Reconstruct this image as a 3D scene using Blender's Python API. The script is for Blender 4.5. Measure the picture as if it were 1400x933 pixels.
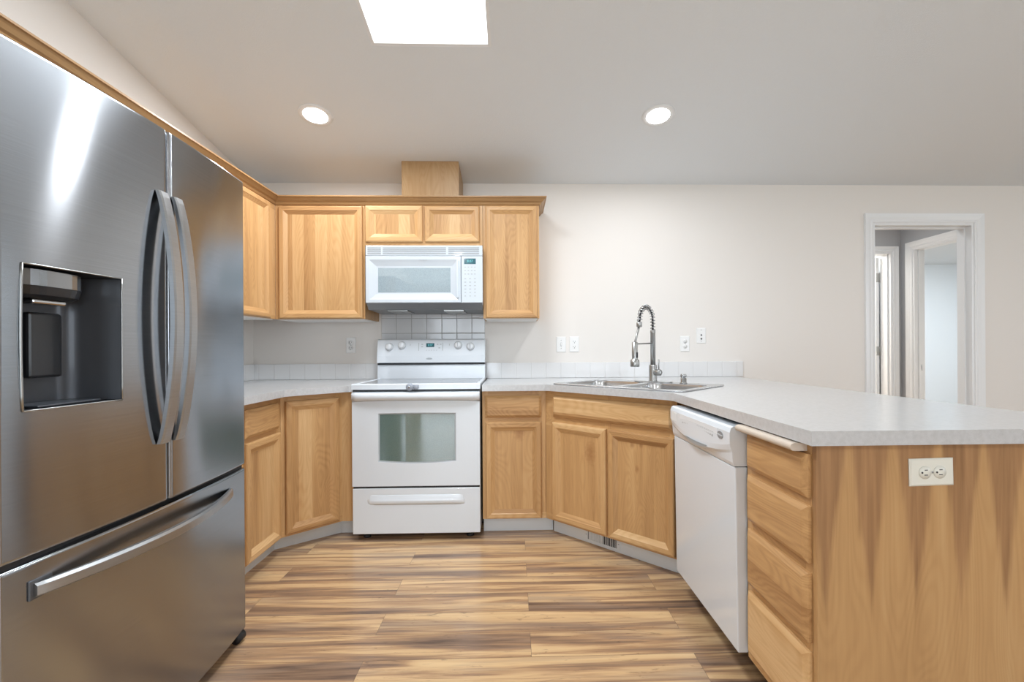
import bpy, bmesh, math, random
from mathutils import Matrix, Vector
random.seed(7)
PI = math.pi
scene = bpy.context.scene
for o in list(bpy.data.objects): bpy.data.objects.remove(o)
C = scene.collection

# ---------------------------------------------------------------- camera
PSI, ROLL, CH = math.radians(1.59), 0.0057, 1.126
Fw = Vector((math.sin(PSI), math.cos(PSI), 0)); Rt = Vector((math.cos(PSI), -math.sin(PSI), 0)); Up = Vector((0, 0, 1))
cr, sr = math.cos(ROLL), math.sin(ROLL)
cx = Rt*cr - Up*sr; cy = Rt*sr + Up*cr; cz = -Fw
cam_d = bpy.data.cameras.new('camera'); cam = bpy.data.objects.new('camera', cam_d); C.objects.link(cam)
cam.matrix_world = Matrix(((cx.x, cy.x, cz.x, 0), (cx.y, cy.y, cz.y, 0), (cx.z, cy.z, cz.z, CH), (0, 0, 0, 1)))
cam_d.sensor_fit = 'HORIZONTAL'; cam_d.sensor_width = 36; cam_d.lens = 644/1400*36
cam_d.shift_x = -20/1400; cam_d.shift_y = 11.386/1400
cam_d.clip_start = 0.02; cam_d.clip_end = 200
scene.camera = cam

# ---------------------------------------------------------------- world, exposure, area lights
scene.view_settings.view_transform = 'Standard'; scene.view_settings.look = 'None'
scene.view_settings.gamma = 1.0; scene.view_settings.use_curve_mapping = False
scene.view_settings.exposure = 0.0
W = bpy.data.worlds.new('world'); scene.world = W; W.use_nodes = True
bg = W.node_tree.nodes['Background']; bg.inputs[0].default_value = (0.80, 0.90, 1.0, 1); bg.inputs[1].default_value = 1.6

def area(name, loc, direction, sx, sy, power, col=(1, 1, 1), shape='RECTANGLE', spread=PI):
    d = bpy.data.lights.new(name, 'AREA'); d.shape = shape; d.size = sx
    if shape in ('RECTANGLE', 'ELLIPSE'): d.size_y = sy
    d.energy = power; d.color = col; d.spread = spread
    o = bpy.data.objects.new(name, d); C.objects.link(o); o.location = loc
    o.rotation_euler = Vector(direction).to_track_quat('-Z', 'Y').to_euler(); return o
P_WIN = 1.0
area('daylight_sliding_door', (-1.05, -3.75, 1.25), (0, 1, 0.0), 1.7, 2.1, 54*P_WIN, (0.82, 0.91, 1.0))
area('daylight_living_window', (2.2, -3.75, 1.5), (0, 1, 0.0), 2.4, 1.3, 54*P_WIN, (0.82, 0.91, 1.0))
area('daylight_side_window', (6.45, 0.6, 1.5), (-1, 0, 0.0), 2.0, 1.3, 36*P_WIN, (0.82, 0.91, 1.0))
area('daylight_bedroom', (5.6, 5.0, 2.30), (0, 0.1, -1), 1.2, 1.2, 65, (0.86, 0.94, 1.0))
area('hall_fill_light', (3.0, 4.0, 2.40), (0, 0, -1), 0.3, 0.3, 3.5, (0.92, 0.96, 1.0))  # added fill to brighten the hall; there is no fixture here
area('daylight_laundry', (3.1, 5.4, 2.30), (0, -0.2, -1), 0.8, 0.8, 50, (1.0, 0.97, 0.92))

# ---------------------------------------------------------------- node helpers / materials
def mat(name):
    m = bpy.data.materials.new(name); m.use_nodes = True
    return m, m.node_tree.nodes, m.node_tree.links, m.node_tree.nodes['Principled BSDF']
def simple(name, col, rough=0.5, metal=0.0, spec=0.5, coat=0.0, bump=None, em=None):
    m, n, l, b = mat(name)
    b.inputs['Base Color'].default_value = (*col, 1); b.inputs['Roughness'].default_value = rough
    b.inputs['Metallic'].default_value = metal; b.inputs['Specular IOR Level'].default_value = spec
    b.inputs['Coat Weight'].default_value = coat; b.inputs['Coat Roughness'].default_value = 0.05
    if em: b.inputs['Emission Color'].default_value = (*em[0], 1); b.inputs['Emission Strength'].default_value = em[1]
    tc = n.new('ShaderNodeTexCoord'); t = n.new('ShaderNodeTexNoise'); l.new(tc.outputs['Object'], t.inputs['Vector'])
    sc, st, dist = bump if bump else (60, 0.02, 0.001)
    t.inputs['Scale'].default_value = sc; t.inputs['Detail'].default_value = 3
    bp = n.new('ShaderNodeBump'); bp.inputs['Strength'].default_value = st; bp.inputs['Distance'].default_value = dist
    l.new(t.outputs['Fac'], bp.inputs['Height']); l.new(bp.outputs['Normal'], b.inputs['Normal'])
    return m
def ramp(n, stops):
    r = n.new('ShaderNodeValToRGB'); e = r.color_ramp.elements
    while len(e) > 1: e.remove(e[-1])
    e[0].position = stops[0][0]; e[0].color = (*stops[0][1], 1)
    for p, c in stops[1:]:
        k = e.new(p); k.color = (*c, 1)
    return r
def math_n(n, l, op, a, b=None, c=None):
    m = n.new('ShaderNodeMath'); m.operation = op
    for i, v in enumerate((a, b, c)):
        if v is None: continue
        if isinstance(v, (int, float)): m.inputs[i].default_value = v
        else: l.new(v, m.inputs[i])
    return m.outputs[0]
def mixc(n, l, fac, a, b, mode='MIX'):
    m = n.new('ShaderNodeMix'); m.data_type = 'RGBA'; m.blend_type = mode
    for s, v in ((m.inputs[0], fac), (m.inputs[6], a), (m.inputs[7], b)):
        if isinstance(v, (int, float)): s.default_value = v
        elif isinstance(v, tuple): s.default_value = (*v, 1)
        else: l.new(v, s)
    return m.outputs[2]

WL, WM, WD, WK = (0.72, 0.475, 0.24), (0.59, 0.345, 0.15), (0.37, 0.19, 0.075), (0.27, 0.12, 0.045)
def wood(name, axis='Z', tint=1.0, stave=0.075, knots=(), contrast=1.0, vee=None, gloss=0.38):
    m, n, l, b = mat(name)
    tc = n.new('ShaderNodeTexCoord'); oi = n.new('ShaderNodeObjectInfo')
    sep = n.new('ShaderNodeSeparateXYZ'); l.new(tc.outputs['Object'], sep.inputs[0])
    X, Y, Z = sep.outputs
    rnd = math_n(n, l, 'MULTIPLY', oi.outputs['Random'], 17.0)
    al, ac = (Z, X) if axis == 'Z' else (X, Z)
    if axis == 'Y': al, ac = Y, X
    def vec(sa, sc):
        c = n.new('ShaderNodeCombineXYZ')
        l.new(math_n(n, l, 'MULTIPLY', ac, sc), c.inputs[0]); l.new(math_n(n, l, 'MULTIPLY', Y if axis != 'Y' else Z, sc), c.inputs[1])
        l.new(math_n(n, l, 'ADD', math_n(n, l, 'MULTIPLY', al, sa), rnd), c.inputs[2]); return c.outputs[0]
    def noise(v, s, d=4, dist=0.0):
        t = n.new('ShaderNodeTexNoise'); l.new(v, t.inputs['Vector']); t.inputs['Scale'].default_value = s
        t.inputs['Detail'].default_value = d; t.inputs['Distortion'].default_value = dist; return t.outputs['Fac']
    broad = noise(vec(0.9, 11), 1.0, 3, 0.6)
    streak = noise(vec(2.5, 60), 1.0, 5, 0.3)
    fine = noise(vec(9, 420), 1.0, 3)
    # glued-up boards of slightly different tone
    wn = n.new('ShaderNodeTexWhiteNoise'); wn.noise_dimensions = '1D'
    wob = math_n(n, l, 'ADD', math_n(n, l, 'DIVIDE', ac, stave), rnd)
    l.new(math_n(n, l, 'FLOOR', wob), wn.inputs['W'])
    board = math_n(n, l, 'MULTIPLY', math_n(n, l, 'SUBTRACT', wn.outputs['Value'], 0.5), 0.30*contrast)
    f = math_n(n, l, 'ADD', math_n(n, l, 'MULTIPLY', broad, 0.55), math_n(n, l, 'MULTIPLY', streak, 0.35))
    f = math_n(n, l, 'ADD', f, math_n(n, l, 'MULTIPLY', fine, 0.12))
    f = math_n(n, l, 'ADD', f, board)
    ring = math_n(n, l, 'SINE', math_n(n, l, 'MULTIPLY', noise(vec(1.3, 7.5), 1.0, 1, 0.4), 95.0))
    f = math_n(n, l, 'ADD', f, math_n(n, l, 'MULTIPLY', math_n(n, l, 'POWER', math_n(n, l, 'ABSOLUTE', ring), 3.0), 0.085))
    f = math_n(n, l, 'SUBTRACT', f, 0.03)
    f = math_n(n, l, 'ADD', math_n(n, l, 'MULTIPLY', math_n(n, l, 'SUBTRACT', f, 0.5), contrast), 0.5)
    r = ramp(n, [(0.22, tuple(c*tint for c in WL)), (0.48, tuple(c*tint for c in WM)), (0.82, tuple(c*tint for c in WD))])
    l.new(f, r.inputs[0]); col = r.outputs[0]
    if vee:   # flame-figured veneer: repeated dark points hanging from the top edge
        p0, per, ztip, ztop, hw = vee
        t = math_n(n, l, 'DIVIDE', math_n(n, l, 'SUBTRACT', X, p0), per)
        wv = math_n(n, l, 'MULTIPLY', math_n(n, l, 'SUBTRACT', noise(vec(3.0, 9), 1.0, 4), 0.5), 0.15)
        t = math_n(n, l, 'ADD', t, wv)
        fr = math_n(n, l, 'ABSOLUTE', math_n(n, l, 'SUBTRACT', math_n(n, l, 'FRACT', t), 0.5))
        w = math_n(n, l, 'MULTIPLY', math_n(n, l, 'DIVIDE', math_n(n, l, 'SUBTRACT', Z, ztip), ztop-ztip), hw/per)
        wig = math_n(n, l, 'MULTIPLY', math_n(n, l, 'SUBTRACT', noise(vec(4.0, 90), 1.0, 4), 0.5), 0.22)
        dlt = math_n(n, l, 'SUBTRACT', math_n(n, l, 'ADD', w, wig), fr)
        mr = n.new('ShaderNodeMapRange'); mr.interpolation_type = 'SMOOTHSTEP'
        mr.inputs['From Min'].default_value = -0.06; mr.inputs['From Max'].default_value = 0.11; l.new(dlt, mr.inputs['Value'])
        dk = ramp(n, [(0.3, (0.40, 0.215, 0.10)), (0.7, (0.22, 0.11, 0.05))]); l.new(streak, dk.inputs[0])
        col = mixc(n, l, math_n(n, l, 'MULTIPLY', mr.outputs[0], 0.8), col, dk.outputs[0])
    for kx, kz, kr in knots:
        c = n.new('ShaderNodeCombineXYZ')
        l.new(math_n(n, l, 'DIVIDE', math_n(n, l, 'SUBTRACT', X, kx), kr), c.inputs[0])
        l.new(math_n(n, l, 'DIVIDE', math_n(n, l, 'SUBTRACT', Z, kz), kr*1.8), c.inputs[1])
        ln = n.new('ShaderNodeVectorMath'); ln.operation = 'LENGTH'; l.new(c.outputs[0], ln.inputs[0])
        dist = math_n(n, l, 'ADD', ln.outputs['Value'], math_n(n, l, 'MULTIPLY', math_n(n, l, 'SUBTRACT', noise(tc.outputs['Object'], 60, 3), 0.5), 0.9))
        mr = n.new('ShaderNodeMapRange'); mr.inputs['From Min'].default_value = 1.05; mr.inputs['From Max'].default_value = 0.15
        l.new(dist, mr.inputs['Value'])
        col = mixc(n, l, math_n(n, l, 'MULTIPLY', mr.outputs[0], 0.75), col, (0.36, 0.17, 0.065))
    l.new(col, b.inputs['Base Color']); b.inputs['Roughness'].default_value = gloss
    b.inputs['Specular IOR Level'].default_value = 0.4
    bp = n.new('ShaderNodeBump'); bp.inputs['Strength'].default_value = 0.12; bp.inputs['Distance'].default_value = 0.001
    l.new(fine, bp.inputs['Height']); l.new(bp.outputs['Normal'], b.inputs['Normal'])
    return m

WV = wood('hickory_vertical_grain', 'Z'); WH = wood('hickory_horizontal_grain', 'X', stave=0.3)
WVF = wood('hickory_frame_vertical', 'Z', stave=0.4, contrast=0.8); WY = wood('hickory_crown_grain', 'Y', tint=0.70, stave=0.6, contrast=0.7)
WHC = wood('hickory_crown_horizontal', 'X', tint=0.70, stave=0.6, contrast=0.7)
WHD = wood('hickory_drawer_grain', 'X', stave=0.5, contrast=1.15)
WK1 = wood('knotty_panel_one', 'Z', knots=[(0.335, 0.54, 0.042)], contrast=0.7)
WK2 = wood('knotty_panel_two', 'Z', knots=[(0.60, 0.625, 0.016), (0.652, 0.63, 0.014), (0.63, 0.50, 0.013)], contrast=0.8)
WK3 = wood('knotty_panel_three', 'Z', knots=[(0.225, 0.63, 0.04)], contrast=0.7)
WEND = wood('flame_veneer_panel', 'Z', tint=0.86, stave=0.5, contrast=0.6, vee=(0.082, 0.1203, 0.44, 0.875, 0.054))
WCH = wood('chimney_veneer', 'Z', tint=0.68, stave=0.19, contrast=0.9)
BOARDM = simple('pale_maple_board', (0.62, 0.53, 0.44), 0.45, bump=(90, 0.08, 0.001))
WALLM = simple('cream_wall_paint', (0.81, 0.775, 0.735), 0.7, spec=0.25, bump=(220, 0.12, 0.0015))
CEILM = simple('white_textured_ceiling_paint', (0.785, 0.82, 0.85), 0.85, spec=0.2, bump=(170, 0.35, 0.003))
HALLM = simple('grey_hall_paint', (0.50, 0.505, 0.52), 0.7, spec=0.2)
ROOMM = simple('pale_blue_grey_paint', (0.74, 0.78, 0.81), 0.7, spec=0.2)
TRIMM = simple('white_gloss_trim_paint', (0.83, 0.845, 0.855), 0.35)
KICKM = simple('grey_vinyl_toe_kick', (0.74, 0.76, 0.76), 0.5, bump=(40, 0.1, 0.002))
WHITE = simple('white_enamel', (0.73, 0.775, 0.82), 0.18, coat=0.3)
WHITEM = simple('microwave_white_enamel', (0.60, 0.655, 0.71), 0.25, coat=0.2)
WHITEP = simple('white_plastic', (0.78, 0.80, 0.82), 0.35)
IVORY = simple('ivory_plastic', (0.76, 0.75, 0.67), 0.35)
PLATE = simple('white_wall_plate', (0.84, 0.84, 0.83), 0.35)
SLOT = simple('dark_slot', (0.05, 0.05, 0.05), 0.6)
SLATM = simple('shaded_vent_slot_grey', (0.30, 0.32, 0.33), 0.6)
INK = simple('grey_ink', (0.42, 0.45, 0.47), 0.6)
DARKG = simple('dark_grey_metal', (0.10, 0.105, 0.115), 0.4, metal=0.3)
BLACK = simple('black_rubber', (0.015, 0.015, 0.017), 0.5)
GAPM = simple('shadow_gap_black', (0.02, 0.022, 0.026), 0.5)
DISP = simple('teal_display_glass', (0.03, 0.12, 0.15), 0.1)
DIGIT = simple('lit_cyan_digits', (0.1, 0.5, 0.55), 0.4, em=((0.35, 0.85, 0.9), 0.2))
SMOKE = simple('smoky_clear_plastic', (0.33, 0.36, 0.42), 0.12, coat=0.5)
CHROME = simple('polished_chrome', (0.50, 0.51, 0.52), 0.16, metal=1.0)
NICKEL = simple('brushed_nickel', (0.40, 0.405, 0.40), 0.33, metal=1.0)
SINKM = simple('satin_sink_steel', (0.60, 0.61, 0.62), 0.24, metal=1.0, bump=(300, 0.05, 0.001))
LENS = simple('lit_lamp_lens', (1, 1, 1), 0.4, em=((1.0, 0.985, 0.96), 14.0))
SKYEM = simple('bright_skylight_diffuser', (1, 1, 1), 0.4, em=((0.97, 0.985, 1.0), 3.0))
COOKG = simple('grey_ceramic_glass', (0.20, 0.21, 0.235), 0.12, spec=0.5, coat=0.2)
MELA = simple('white_melamine', (0.80, 0.79, 0.77), 0.4)
UNDER = simple('microwave_underside_grey', (0.20, 0.21, 0.22), 0.4, metal=0.5)
GRASS = simple('green_lawn', (0.10, 0.26, 0.05), 0.9, bump=(30, 0.6, 0.02))
HEDGE = simple('green_hedge_leaves', (0.10, 0.24, 0.06), 0.8, bump=(14, 1.0, 0.05))

def steel(name, base, rough, aniso=0.6, vertical=True):
    m, n, l, b = mat(name)
    tc = n.new('ShaderNodeTexCoord'); mp = n.new('ShaderNodeMapping'); l.new(tc.outputs['Object'], mp.inputs[0])
    mp.inputs['Scale'].default_value = (3, 3, 900)
    t = n.new('ShaderNodeTexNoise'); t.inputs['Scale'].default_value = 1; t.inputs['Detail'].default_value = 3; l.new(mp.outputs[0], t.inputs['Vector'])
    r = ramp(n, [(0.3, tuple(c*0.93 for c in base)), (0.7, tuple(min(1, c*1.06) for c in base))]); l.new(t.outputs['Fac'], r.inputs[0])
    l.new(r.outputs[0], b.inputs['Base Color']); b.inputs['Metallic'].default_value = 1.0; b.inputs['Roughness'].default_value = rough
    bp = n.new('ShaderNodeBump'); bp.inputs['Strength'].default_value = 0.03; bp.inputs['Distance'].default_value = 0.0005
    l.new(t.outputs['Fac'], bp.inputs['Height']); l.new(bp.outputs['Normal'], b.inputs['Normal'])
    b.inputs['Anisotropic'].default_value = aniso; b.inputs['Anisotropic Rotation'].default_value = 0.25
    tg = n.new('ShaderNodeTangent'); tg.direction_type = 'RADIAL'; tg.axis = 'Z'; l.new(tg.outputs[0], b.inputs['Tangent'])
    return m
STEEL = steel('brushed_stainless', (0.345, 0.360, 0.380), 0.18, 0.93)
STEELH = steel('brushed_stainless_handle', (0.40, 0.41, 0.42), 0.32, 0.3)
DISPI = simple('dark_dispenser_plastic', (0.075, 0.082, 0.095), 0.34, metal=0.35, coat=0.15)
DISPB = simple('black_gloss_plastic', (0.018, 0.020, 0.024), 0.28, coat=0.15)

def glass_dark(name, col, rough=0.03, spec=1.0):
    m, n, l, b = mat(name)
    tc = n.new('ShaderNodeTexCoord'); v = n.new('ShaderNodeTexVoronoi'); v.inputs['Scale'].default_value = 260
    l.new(tc.outputs['Object'], v.inputs['Vector'])
    r = ramp(n, [(0.2, tuple(c*0.75 for c in col)), (0.5, col)]); l.new(v.outputs['Distance'], r.inputs[0])
    l.new(r.outputs[0], b.inputs['Base Color']); b.inputs['Roughness'].default_value = rough
    b.inputs['Specular IOR Level'].default_value = spec; b.inputs['Coat Weight'].default_value = 1.0
    b.inputs['Coat Roughness'].default_value = 0.02; b.inputs['Coat IOR'].default_value = 1.9
    return m
OVENG = glass_dark('oven_window_glass', (0.10, 0.17, 0.155)); MWG = glass_dark('microwave_window_glass', (0.36, 0.45, 0.50))

# laminate counter
def counter_mat():
    m, n, l, b = mat('grey_speckled_laminate')
    tc = n.new('ShaderNodeTexCoord')
    a = n.new('ShaderNodeTexNoise'); a.inputs['Scale'].default_value = 75; a.inputs['Detail'].default_value = 5; l.new(tc.outputs['Object'], a.inputs['Vector'])
    c = n.new('ShaderNodeTexNoise'); c.inputs['Scale'].default_value = 500; c.inputs['Detail'].default_value = 2; l.new(tc.outputs['Object'], c.inputs['Vector'])
    f = math_n(n, l, 'ADD', math_n(n, l, 'MULTIPLY', a.outputs['Fac'], 0.6), math_n(n, l, 'MULTIPLY', c.outputs['Fac'], 0.4))
    r = ramp(n, [(0.36, (0.50, 0.505, 0.51)), (0.62, (0.585, 0.59, 0.60))]); l.new(f, r.inputs[0]); l.new(r.outputs[0], b.inputs['Base Color'])
    b.inputs['Roughness'].default_value = 0.3; b.inputs['Specular IOR Level'].default_value = 0.7
    b.inputs['Coat Weight'].default_value = 0.8; b.inputs['Coat Roughness'].default_value = 0.22; b.inputs['Coat IOR'].default_value = 1.6
    return m
COUNTER = counter_mat()

def tile_mat(name, tile, grout, gw=0.003, xo=0.0, zo=0.0, s=0.1098, yaxis=False, single=False):
    m, n, l, b = mat(name)
    g = n.new('ShaderNodeNewGeometry'); sep = n.new('ShaderNodeSeparateXYZ'); l.new(g.outputs['Position'], sep.inputs[0])
    def line(src, o):
        t = math_n(n, l, 'FRACT', math_n(n, l, 'DIVIDE', math_n(n, l, 'SUBTRACT', src, o), s))
        e = math_n(n, l, 'MINIMUM', t, math_n(n, l, 'SUBTRACT', 1.0, t)); return math_n(n, l, 'LESS_THAN', e, gw/s/2), e
    lx, ex = line(sep.outputs[1 if yaxis else 0], xo); lz, ez = line(sep.outputs[2], zo)
    f = lx if single else math_n(n, l, 'MAXIMUM', lx, lz)
    e = ex if single else math_n(n, l, 'MINIMUM', ex, ez)
    l.new(mixc(n, l, f, tile, grout), b.inputs['Base Color'])
    l.new(math_n(n, l, 'ADD', math_n(n, l, 'MULTIPLY', f, 0.6), 0.08), b.inputs['Roughness'])
    mr = n.new('ShaderNodeMapRange'); mr.inputs['From Max'].default_value = 0.05; l.new(e, mr.inputs['Value'])
    nz = n.new('ShaderNodeTexNoise'); nz.inputs['Scale'].default_value = 16; nz.inputs['Detail'].default_value = 1; l.new(g.outputs['Position'], nz.inputs['Vector'])
    h = math_n(n, l, 'ADD', mr.outputs[0], math_n(n, l, 'MULTIPLY', nz.outputs['Fac'], 0.35))
    bp = n.new('ShaderNodeBump'); bp.inputs['Strength'].default_value = 0.5; bp.inputs['Distance'].default_value = 0.0025
    l.new(h, bp.inputs['Height']); l.new(bp.outputs['Normal'], b.inputs['Normal'])
    return m
TILE = tile_mat('white_glazed_tile', (0.77, 0.77, 0.77), (0.62, 0.61, 0.60), 0.002, xo=0.018, single=True)
TILEY = tile_mat('white_glazed_tile_side', (0.77, 0.77, 0.77), (0.62, 0.61, 0.60), 0.002, xo=3.47, yaxis=True, single=True)
TILE_SHADED = tile_mat('white_glazed_tile_shaded', (0.70, 0.71, 0.72), (0.40, 0.40, 0.40), 0.004, xo=-0.855, zo=1.248)  # greyer than the other tiles: shade above the range put into the colour

def floor_mat():
    m, n, l, b = mat('streaky_laminate_planks')
    uv = n.new('ShaderNodeUVMap'); uv.uv_map = 'UVMap'
    sep = n.new('ShaderNodeSeparateXYZ'); l.new(uv.outputs[0], sep.inputs[0])
    at = n.new('ShaderNodeAttribute'); at.attribute_name = 'plank'
    def noise(su, sv, d=4, dist=0.0, w=0.0, rough=0.5):
        c = n.new('ShaderNodeCombineXYZ'); l.new(math_n(n, l, 'MULTIPLY', sep.outputs[0], su), c.inputs[0])
        l.new(math_n(n, l, 'MULTIPLY', sep.outputs[1], sv), c.inputs[1]); c.inputs[2].default_value = w
        t = n.new('ShaderNodeTexNoise'); l.new(c.outputs[0], t.inputs['Vector']); t.inputs['Scale'].default_value = 1
        t.inputs['Detail'].default_value = d; t.inputs['Distortion'].default_value = dist; t.inputs['Roughness'].default_value = rough; return t.outputs['Fac']
    broad = noise(0.8, 14, 3, 0.9); mid = noise(2.4, 42, 5, 1.1, 3.1, 0.62); fine = noise(8, 230, 4, 0.2, 7.7)
    grey = noise(1.3, 12, 3, 0.7, 12.3); blot = noise(6, 30, 6, 2.2, 5.5, 0.68)
    f = math_n(n, l, 'ADD', math_n(n, l, 'MULTIPLY', broad, 1.2), math_n(n, l, 'MULTIPLY', mid, 0.42))
    f = math_n(n, l, 'ADD', f, math_n(n, l, 'MULTIPLY', fine, 0.12))
    f = math_n(n, l, 'ADD', f, math_n(n, l, 'MULTIPLY', math_n(n, l, 'SUBTRACT', at.outputs['Fac'], 0.5), 0.10))
    f = math_n(n, l, 'SUBTRACT', f, 0.385)
    r = ramp(n, [(0.28, (0.68, 0.47, 0.255)), (0.44, (0.58, 0.38, 0.20)), (0.53, (0.39, 0.235, 0.13)), (0.64, (0.25, 0.155, 0.10)), (0.80, (0.10, 0.065, 0.05))])
    l.new(f, r.inputs[0])
    mr = n.new('ShaderNodeMapRange'); mr.inputs['From Min'].default_value = 0.50; mr.inputs['From Max'].default_value = 0.68; l.new(grey, mr.inputs['Value'])
    col = mixc(n, l, math_n(n, l, 'MULTIPLY', mr.outputs[0], 0.55), r.outputs[0], (0.27, 0.20, 0.155))
    mb = n.new('ShaderNodeMapRange'); mb.inputs['From Min'].default_value = 0.60; mb.inputs['From Max'].default_value = 0.72; l.new(blot, mb.inputs['Value'])
    col = mixc(n, l, math_n(n, l, 'MULTIPLY', mb.outputs[0], 0.7), col, (0.10, 0.065, 0.05))
    l.new(col, b.inputs['Base Color']); b.inputs['Roughness'].default_value = 0.24; b.inputs['Specular IOR Level'].default_value = 0.5
    bp = n.new('ShaderNodeBump'); bp.inputs['Strength'].default_value = 0.08; bp.inputs['Distance'].default_value = 0.001
    l.new(mid, bp.inputs['Height']); l.new(bp.outputs['Normal'], b.inputs['Normal'])
    return m
FLOORM = floor_mat(); SEAM = simple('dark_plank_seam', (0.10, 0.065, 0.04), 0.6)

# ---------------------------------------------------------------- mesh helpers
class MB:
    def __init__(s): s.v = []; s.f = []; s.m = []; s.sm = []
    def add(s, vs, fs, mi=0, smooth=False):
        o = len(s.v); s.v += [tuple(p) for p in vs]
        for i, f in enumerate(fs):
            s.f.append([a+o for a in f]); s.m.append(mi[i] if isinstance(mi, (list, tuple)) else mi); s.sm.append(smooth)
        return s
    def box(s, x0, x1, y0, y1, z0, z1, mi=0):
        return s.add([(x0, y0, z0), (x1, y0, z0), (x1, y1, z0), (x0, y1, z0), (x0, y0, z1), (x1, y0, z1), (x1, y1, z1), (x0, y1, z1)],
                     [(0, 3, 2, 1), (4, 5, 6, 7), (0, 1, 5, 4), (1, 2, 6, 5), (2, 3, 7, 6), (3, 0, 4, 7)], mi)
    def prism(s, poly, z0, z1, mi=0):           # poly counter-clockwise in xy
        k = len(poly); return s.add([(x, y, z0) for x, y in poly] + [(x, y, z1) for x, y in poly],
            [tuple(range(k))[::-1], tuple(range(k, 2*k))] + [(i, (i+1) % k, (i+1) % k + k, i+k) for i in range(k)], mi)
    def lathe(s, prof, origin=(0, 0, 0), axis=(0, 0, 1), seg=24, mi=0, smooth=True):
        A = Vector(axis).normalized(); q = Vector((0, 0, 1)).rotation_difference(A); O = Vector(origin); vs = []; fs = []
        for r, h in prof:
            for i in range(seg):
                a = 2*PI*i/seg; vs.append(O + q @ Vector((r*math.cos(a), r*math.sin(a), h)))
        for j in range(len(prof)-1):
            for i in range(seg):
                i2 = (i+1) % seg; fs.append((j*seg+i, j*seg+i2, (j+1)*seg+i2, (j+1)*seg+i))
        fs.append(tuple(range(seg))[::-1]); fs.append(tuple((len(prof)-1)*seg+i for i in range(seg)))
        return s.add(vs, fs, mi, smooth)
    def tube(s, pts, r, seg=12, mi=0, caps=True):
        pts = [Vector(p) for p in pts]; vs = []; fs = []; nrm = None
        for i, p in enumerate(pts):
            t = (pts[min(i+1, len(pts)-1)] - pts[max(i-1, 0)]).normalized()
            if nrm is None: nrm = t.orthogonal().normalized()
            nrm = (nrm - t*nrm.dot(t)).normalized(); bn = t.cross(nrm)
            rr = r[i] if isinstance(r, (list, tuple)) else r
            for k in range(seg):
                a = 2*PI*k/seg; vs.append(p + nrm*rr*math.cos(a) + bn*rr*math.sin(a))
        for i in range(len(pts)-1):
            for k in range(seg):
                k2 = (k+1) % seg; fs.append((i*seg+k, i*seg+k2, (i+1)*seg+k2, (i+1)*seg+k))
        if caps: fs.append(tuple(range(seg))[::-1]); fs.append(tuple((len(pts)-1)*seg+k for k in range(seg)))
        return s.add(vs, fs, mi, True)
    def loft(s, secs, mi=0, smooth=False, closed=True, caps=True):     # secs: list of equal-length rings of points
        k = len(secs[0]); vs = [p for r in secs for p in r]; fs = []
        for j in range(len(secs)-1):
            for i in range(k if closed else k-1):
                i2 = (i+1) % k; fs.append((j*k+i, j*k+i2, (j+1)*k+i2, (j+1)*k+i))
        if caps and closed: fs.append(tuple(range(k))[::-1]); fs.append(tuple((len(secs)-1)*k+i for i in range(k)))
        return s.add(vs, fs, mi, smooth)
ROOTM = {}
def obj(name, mb, mats, parent=None, world=False, bevel=0.0, seg=2):
    me = bpy.data.meshes.new(name); vs = mb.v
    M = ROOTM.get(parent.name) if parent else None
    if world and M is not None:
        inv = M.inverted(); vs = [tuple(inv @ Vector(v)) for v in vs]
    me.from_pydata(vs, [], mb.f)
    for mm in (mats if isinstance(mats, (list, tuple)) else [mats]): me.materials.append(mm)
    for p, mi, sm in zip(me.polygons, mb.m, mb.sm): p.material_index = mi; p.use_smooth = sm
    bm = bmesh.new(); bm.from_mesh(me); bmesh.ops.recalc_face_normals(bm, faces=bm.faces); bm.to_mesh(me); bm.free()
    o = bpy.data.objects.new(name, me); C.objects.link(o)
    if parent: o.parent = parent; ROOTM[o.name] = M
    if bevel:
        b = o.modifiers.new('bevel', 'BEVEL'); b.width = bevel; b.segments = seg; b.limit_method = 'ANGLE'; b.angle_limit = 0.6
        b.harden_normals = False
    return o
def thing(name, label, cat, loc=(0, 0, 0), rotz=0.0, group=None):
    o = bpy.data.objects.new(name, None); C.objects.link(o); o.empty_display_size = 0.1
    o.location = loc; o.rotation_euler = (0, 0, rotz); o['label'] = label; o['category'] = cat
    if group: o['group'] = group
    ROOTM[o.name] = Matrix.Translation(loc) @ Matrix.Rotation(rotz, 4, 'Z'); return o
def tag(o, label, cat, group=None):
    o['label'] = label; o['category'] = cat
    if group: o['group'] = group
    return o
def struct(name, mb, m, label=None, bevel=0.0):
    o = obj(name, mb, m, bevel=bevel); o['kind'] = 'structure'
    if label: o['label'] = label
    return o
def text(name, s, size, m, parent, M, extrude=0.0003, align='CENTER'):      # M in the root's local space
    cu = bpy.data.curves.new(name, 'FONT'); cu.body = s; cu.size = size; cu.extrude = extrude; cu.align_x = align; cu.align_y = 'CENTER'
    cu.resolution_u = 2
    t = bpy.data.objects.new(name+'_tmp', cu); C.objects.link(t)
    dg = bpy.context.evaluated_depsgraph_get(); me = bpy.data.meshes.new_from_object(t.evaluated_get(dg))
    bpy.data.objects.remove(t); bpy.data.curves.remove(cu)
    me.transform(M); me.materials.clear(); me.materials.append(m)
    o = bpy.data.objects.new(name, me); C.objects.link(o); o.parent = parent; return o
def ell(cx, cz, a, b, y, k=20): return [(cx+a*math.cos(2*PI*i/k), y, cz+b*math.sin(2*PI*i/k)) for i in range(k)]
FACE = Matrix.Rotation(PI/2, 4, 'X')        # text lying in xy -> standing in xz, facing -y

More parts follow.
